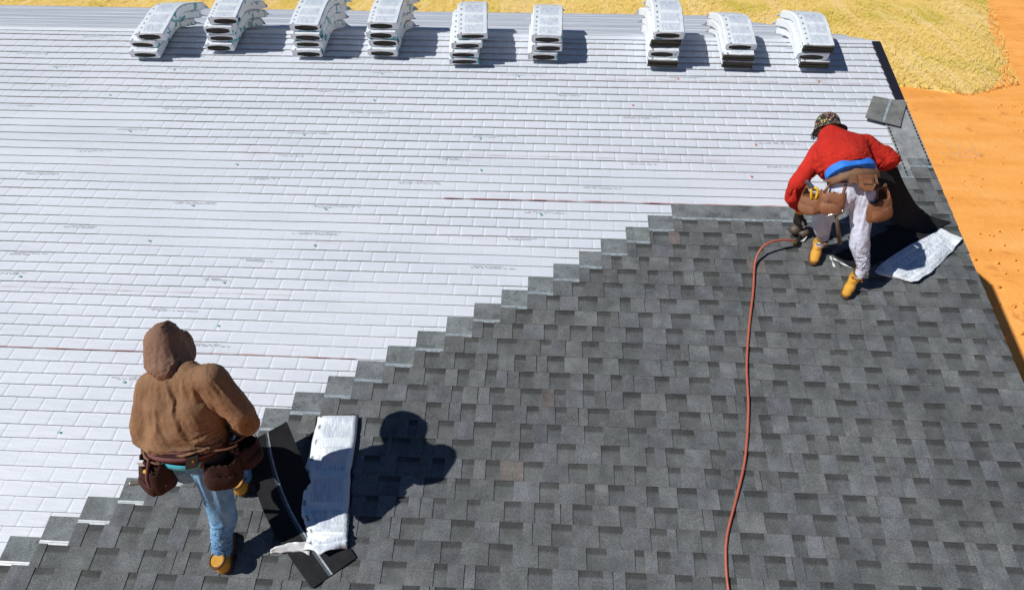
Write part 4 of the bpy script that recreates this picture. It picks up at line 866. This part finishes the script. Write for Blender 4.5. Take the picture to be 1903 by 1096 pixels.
# ---------------------------------------------------------------- worker in the red jacket
def red_worker():
    J = dict(RJ); p = thing('person', (7.92, -3.02, -.9), 'person in a red jacket and white sweatpants bent over near the right roof edge', 'person')
    ax = vn(np.array(J['neck']) - np.array(J['waist'])); bk = vn((.05, -.45, .9)); sd_ = vn(np.cross(ax, bk))
    body(p, J, ((J['hipR'], J['kneeR'], J['ankR']), (J['hipL'], J['kneeL'], J['ankL'])), (J['shL'], J['elL'], J['wrL']), (J['shR'], J['elR'], J['wrR']), (-.1, .55, -.83), (0, .83, .55))
    sp_ = [(J['hipR'], J['kneeR'], .090, .066), (J['kneeR'], add(J['ankR'], (0, 0, .05)), .066, .047), (J['hipL'], J['kneeL'], .090, .068), (J['kneeL'], add(J['ankL'], (0, 0, .05)), .067, .047),
        (add(J['waist'], (.065, -.01, -.05)), add(J['hipC'], (.062, -.02, -.03)), .10, .108), (add(J['waist'], (-.065, -.01, -.05)), add(J['hipC'], (-.06, -.02, -.03)), .10, .108)]
    sw = skin_obj('sweatpants', sp_, 'sweat', p, .0105, .03); drape(sw, sp_, .03, lambda P: np.clip(1 - (np.array(J['hipC'])[2] + .06 - P[:, 2]) / .05, 0, 1) + near(P, J['ankR'], .08) + near(P, J['ankL'], .08), .13, .3, .011)
    for a in ('ankR', 'ankL'): skin_obj('cuff', [(add(J[a], (0, .0, .045)), add(J[a], (0, -.005, -.03)), .046, .040)], 'sweat', p, .008, .02, [(.0015, 140, (1, 1, .2), 5)])
    boot(p, J['ankR'], (-.55, -.83, -.2), -.005); boot(p, J['ankL'], (-.35, -.92, -.2), -.005)
    w, c, n = np.array(J['waist']), np.array(J['chest']), np.array(J['neck'])
    hem = w + ax * .045
    rp_ = red_jacket(J, hem, c, n, ax, sd_, bk); jk = skin_obj('jacket', rp_, 'red', p, .0105, .022, None, cut=lambda P: -((P - hem) @ ax) - .005)
    drape(jk, rp_, .022, lambda P: np.clip(1 - ((P - hem) @ ax + .005) / .03, 0, 1) + near(P, J['wrL'], .06) + near(P, J['wrR'], .06) + near(P, n + ax * .06, .08), .18, .25)
    skin_obj('collar', [(n + ax * .005 - sd_ * .045, n + ax * .005 + sd_ * .045, .058, .058), (n + ax * .03 - sd_ * .02, n + ax * .05 + sd_ * .02, .062, .058)], 'red', p, .009, .02, [(.003, 50, (1, 1, 1), 4)])
    skin_obj('waistband', [(hem - ax * .035 - sd_ * .072, hem - ax * .035 + sd_ * .072, .122, .122, (bk, 1.08))], 'shorts', p, .008, .02, [(.0025, 130, (1, .1, .1), 3)], cut=lambda P: np.abs((P - hem) @ ax + .018) - .036)
    # hat with a short brim, dark curls below
    h = np.array(J['head']); f = vn((-.1, .55, -.83)); u = vn((.0, .75, .62))
    skin_obj('cap', [(h + u * .0, h + u * .045, .104, .094)], 'cap', p, .008, .02, None, cut=lambda P: -((P - h) @ u) - .005)
    br = MB(); s = vn(np.cross(f, u)); V = []; k = 28
    for i in range(k):
        t = 2 * math.pi * i / k; e = .010 + .034 * max(0, math.cos(t - .15)) ** 1.5
        for rr, dz in ((.098, .004), (.104 + e, -.010 - .25 * e), (.104 + e, -.014 - .25 * e), (.098, -.003)): V.append(h + s * math.cos(t) * rr - f * math.sin(t) * rr + u * dz)
    br.add(V, [(i * 4 + j, i * 4 + (j + 1) % 4, ((i + 1) % k) * 4 + (j + 1) % 4, ((i + 1) % k) * 4 + j) for i in range(k) for j in range(4)]); obj('brim', br.V, br.F, MAT['cap'], p, smooth=True)
    m = MB(); rr = random.Random(2)
    for i in range(46):
        t = rr.uniform(1.7, 5.0); a = h + s * math.cos(t) * .095 - f * math.sin(t) * .07 - u * rr.uniform(.0, .05); d = np.array((rr.uniform(-.03, .0), rr.uniform(-.02, .02), -.03))
        m.tube(catmull([a, a + d * .6 + s * rr.uniform(-.015, .015), a + d + f * rr.uniform(-.015, .015), a + d * 1.2], 7), .0035, 5)
    obj('hair', m.V, m.F, MAT['hair'], p, smooth=True)
    for sd in ('L', 'R'):
        wr = np.array(J['wr' + sd]); el = np.array(J['el' + sd]); d = vn(wr - el)
        skin_obj('cuff', [(wr + d * .01, wr + d * .05, .045, .043)], 'cuff', p, .007, .02, [(.0015, 150, (1, 1, 1), 3)])
        hand('glove', p, 'glove', wr + d * .05, (.15, .1, -1) if sd == 'L' else vn(d + np.array((.1, .1, -.5))), (-.8, -.5, .2) if sd == 'L' else (.7, -.2, .6), sd == 'L', .55, 1.12)
    # leather tool belt
    b = w - ax * .03 + np.array((.0, -.012, -.012)); bax = vn(ax + np.array((0, 0, .5))); bf = -bk
    tb = band(p, 'tool_belt', 'strapl', b, bax, bf, .180, .138, .062, .012)
    out = vn(np.array((0, -.8, .45)))
    for dx in (-.085, -.062, .062, .098):
        m = MB(); q = b + np.array((dx, 0, 0)) + out * .148 * math.sqrt(1 - (dx / .22) ** 2); s_ = np.array((1., 0, 0)); u_ = bax; o_ = np.cross(s_, u_); o_ = o_ if o_ @ out > 0 else -o_
        m.add([tuple(q + s_ * x + u_ * y + o_ * z) for z in (-.01, .012) for x, y in ((-.011, -.036), (.011, -.036), (.011, .036), (-.011, .036))], [(3, 2, 1, 0), (4, 5, 6, 7)] + [(i, (i + 1) % 4, 4 + (i + 1) % 4, 4 + i) for i in range(4)]); obj('belt_loop', m.V, m.F, MAT['strapl'], tb)
    q = b + out * .158 + np.array((.012, 0, 0)); o_ = vn(np.cross((1., 0, 0), bax)); o_ = o_ if o_ @ out > 0 else -o_
    m = MB(); fx = lambda x, y, z: tuple(q + np.array((x, 0, 0)) + bax * y + o_ * z)
    m.add([fx(x, y, z) for z in (-.012, .016) for x, y in ((-.052, .03), (-.05, -.065), (-.028, -.092), (.028, -.092), (.05, -.065), (.052, .03))], [(5, 4, 3, 2, 1, 0), (6, 7, 8, 9, 10, 11)] + [(i, (i + 1) % 6, 6 + (i + 1) % 6, 6 + i) for i in range(6)]); bp = obj('back_pouch', m.V, m.F, MAT['leather'], p)
    m = MB(); m.add([fx(x, y, z) for z in (.014, .024) for x, y in ((-.036, .028), (-.034, -.045), (.034, -.045), (.036, .028))], [(3, 2, 1, 0), (4, 5, 6, 7)] + [(i, (i + 1) % 4, 4 + (i + 1) % 4, 4 + i) for i in range(4)]); obj('flap', m.V, m.F, MAT['leather'], bp)
    m = MB()
    for i in range(7):
        for sx in (-1, 1): m.tube([fx(sx * .033, .02 - i * .010, .0245), fx(sx * .033, .0255 - i * .010, .0245)], .0022, 5)
    for i in range(9): m.tube([fx(-.03 + i * .0068, -.042, .0245), fx(-.026 + i * .0068, -.042, .0245)], .0022, 5)
    o = obj('rivets', m.V, m.F, MAT['steel'], bp); o['kind'] = 'stuff'
    pouch(p, 'leather', (7.605, -3.04, .015), (7.612, -3.13, -.235), .085, .055, (.9, -.35, 0), (-.3, -.95, .1), 1.15)
    pouch(p, 'leather', (7.515, -2.97, -.10), (7.528, -3.02, -.30), .080, .062, (.5, -.85, 0), (-.85, -.45, .1), 1.2)
    pouch(p, 'leather', (7.905, -3.06, -.02), (7.985, -3.14, -.27), .088, .066, (.9, .25, .3), (.45, -.85, .1), 1.2)
    pouch(p, 'leather', (7.955, -2.98, -.10), (8.045, -3.03, -.29), .075, .06, (.5, .8, .1), (.9, -.35, .1), 1.2)
    for P in ([(7.585, -3.02, .03), (7.56, -3.05, -.05), (7.525, -3.04, -.12)], [(7.665, -3.09, .01), (7.64, -3.14, -.08), (7.58, -3.14, -.14)], [(7.905, -3.06, .02), (7.925, -3.12, -.08), (7.975, -3.14, -.15)]):
        m = MB().tube(catmull(P, 10), .010, 6); obj('strap', m.V, m.F, MAT['strapl'], p, smooth=True)
    # claw hammer in the loop
    t = thing('hammer', RPX['hamH'], 'claw hammer hanging by its head from the red-jacketed worker\'s belt', 'hammer'); a, e = np.array(RPX['hamH']) + np.array((0, -.05, -.01)), np.array(RPX['hamE']) + np.array((-.01, -.02, -.0)); d = vn(e - a); s_ = vn(np.cross(d, (0, 1., 0)))
    m = MB().tube([a, a + (e - a) * .55, e], [.012, .015, .018], 8); obj('handle', m.V, m.F, MAT['wood'], t, smooth=True)
    m = MB().tube([a + s_ * .06, a + s_ * .042, a + s_ * .04, a, a - s_ * .05 - d * .002, a - s_ * .085 + d * .014], [.017, .017, .012, .015, .011, .004], 9); obj('head', m.V, m.F, MAT['steel'], t, smooth=True)
    t = thing('tin_snips', RPX['tapeB'], 'yellow-handled tool with grey jaws in the red-jacketed worker\'s left pouch', 'snips'); a, e = np.array((7.435, -2.985, -.045)), np.array((7.50, -3.02, -.11))
    m = MB().tube([a + np.array((-.02, 0, .015)), lerp(a, e, .5)], [.016, .020], 6); obj('jaws', m.V, m.F, MAT['steel'], t)
    for k in (-1, 1): m = MB().tube(catmull([lerp(a, e, .4), lerp(a, e, .8) + np.array((.022 * k, -.012, .012 * k)), e + np.array((.016 * k, -.01, -.06))], 10), .011, 7); obj('handle', m.V, m.F, MAT['yellow'], t, smooth=True)
red_worker()
settle()

# ---------------------------------------------------------------- coil roofing nailer on the shingles
def nailer():
    g = np.array(GUN[0]) - NRM * .03; t = thing('nail_gun', tuple(g - NRM * .03), 'dusty coil nail gun lying at the red-jacketed worker\'s left boot', 'nail gun')
    X = vn((.8, .55, .16)); Yv = vn(np.cross(NRM, X)); P = lambda a, b, c: g + X * a + Yv * b + NRM * c
    m = MB().tube([P(-.02, .0, .03), P(.02, .0, .035), P(.025, .0, .035), P(.08, .0, .04), P(.085, .0, .04), P(.10, .0, .04)], [.030, .030, .036, .036, .028, .026], 14); obj('body', m.V, m.F, MAT['gunm'], t, smooth=True)
    m = MB().tube([P(-.02, .0, .03), P(-.075, -.03, .02), P(-.125, -.045, .02)], [.018, .016, .019], 10); obj('handle', m.V, m.F, MAT['black'], t, smooth=True)
    m = MB().tube([P(-.03, .07, .015), P(-.028, .07, .02), P(.03, .075, .045), P(.032, .075, .045)], [.045, .052, .052, .045], 18); o = obj('coil_magazine', m.V, m.F, MAT['gunm'], t, smooth=True)
    m = MB().tube([P(.033, .075, .046), P(.038, .075, .047)], [.03, .028], 14); obj('magazine_latch', m.V, m.F, MAT['steel'], o, smooth=True)
    m = MB().tube([P(.0, .045, .02), P(-.01, .1, .01), P(-.03, .14, .0)], [.016, .013, .009], 8); obj('nose', m.V, m.F, MAT['steel'], t, smooth=True)
    m = MB().tube([P(-.125, -.045, .02), HOSE[0]], [.010, .010], 8); obj('air_fitting', m.V, m.F, MAT['brass'], t, smooth=True)
    m = MB().tube([P(.01, -.05, -.005), P(.03, -.03, .02), P(-.02, -.05, .0), P(-.05, -.03, .012)], .011, 6); obj('trigger_guard', m.V, m.F, MAT['film'], t, smooth=True)
nailer()
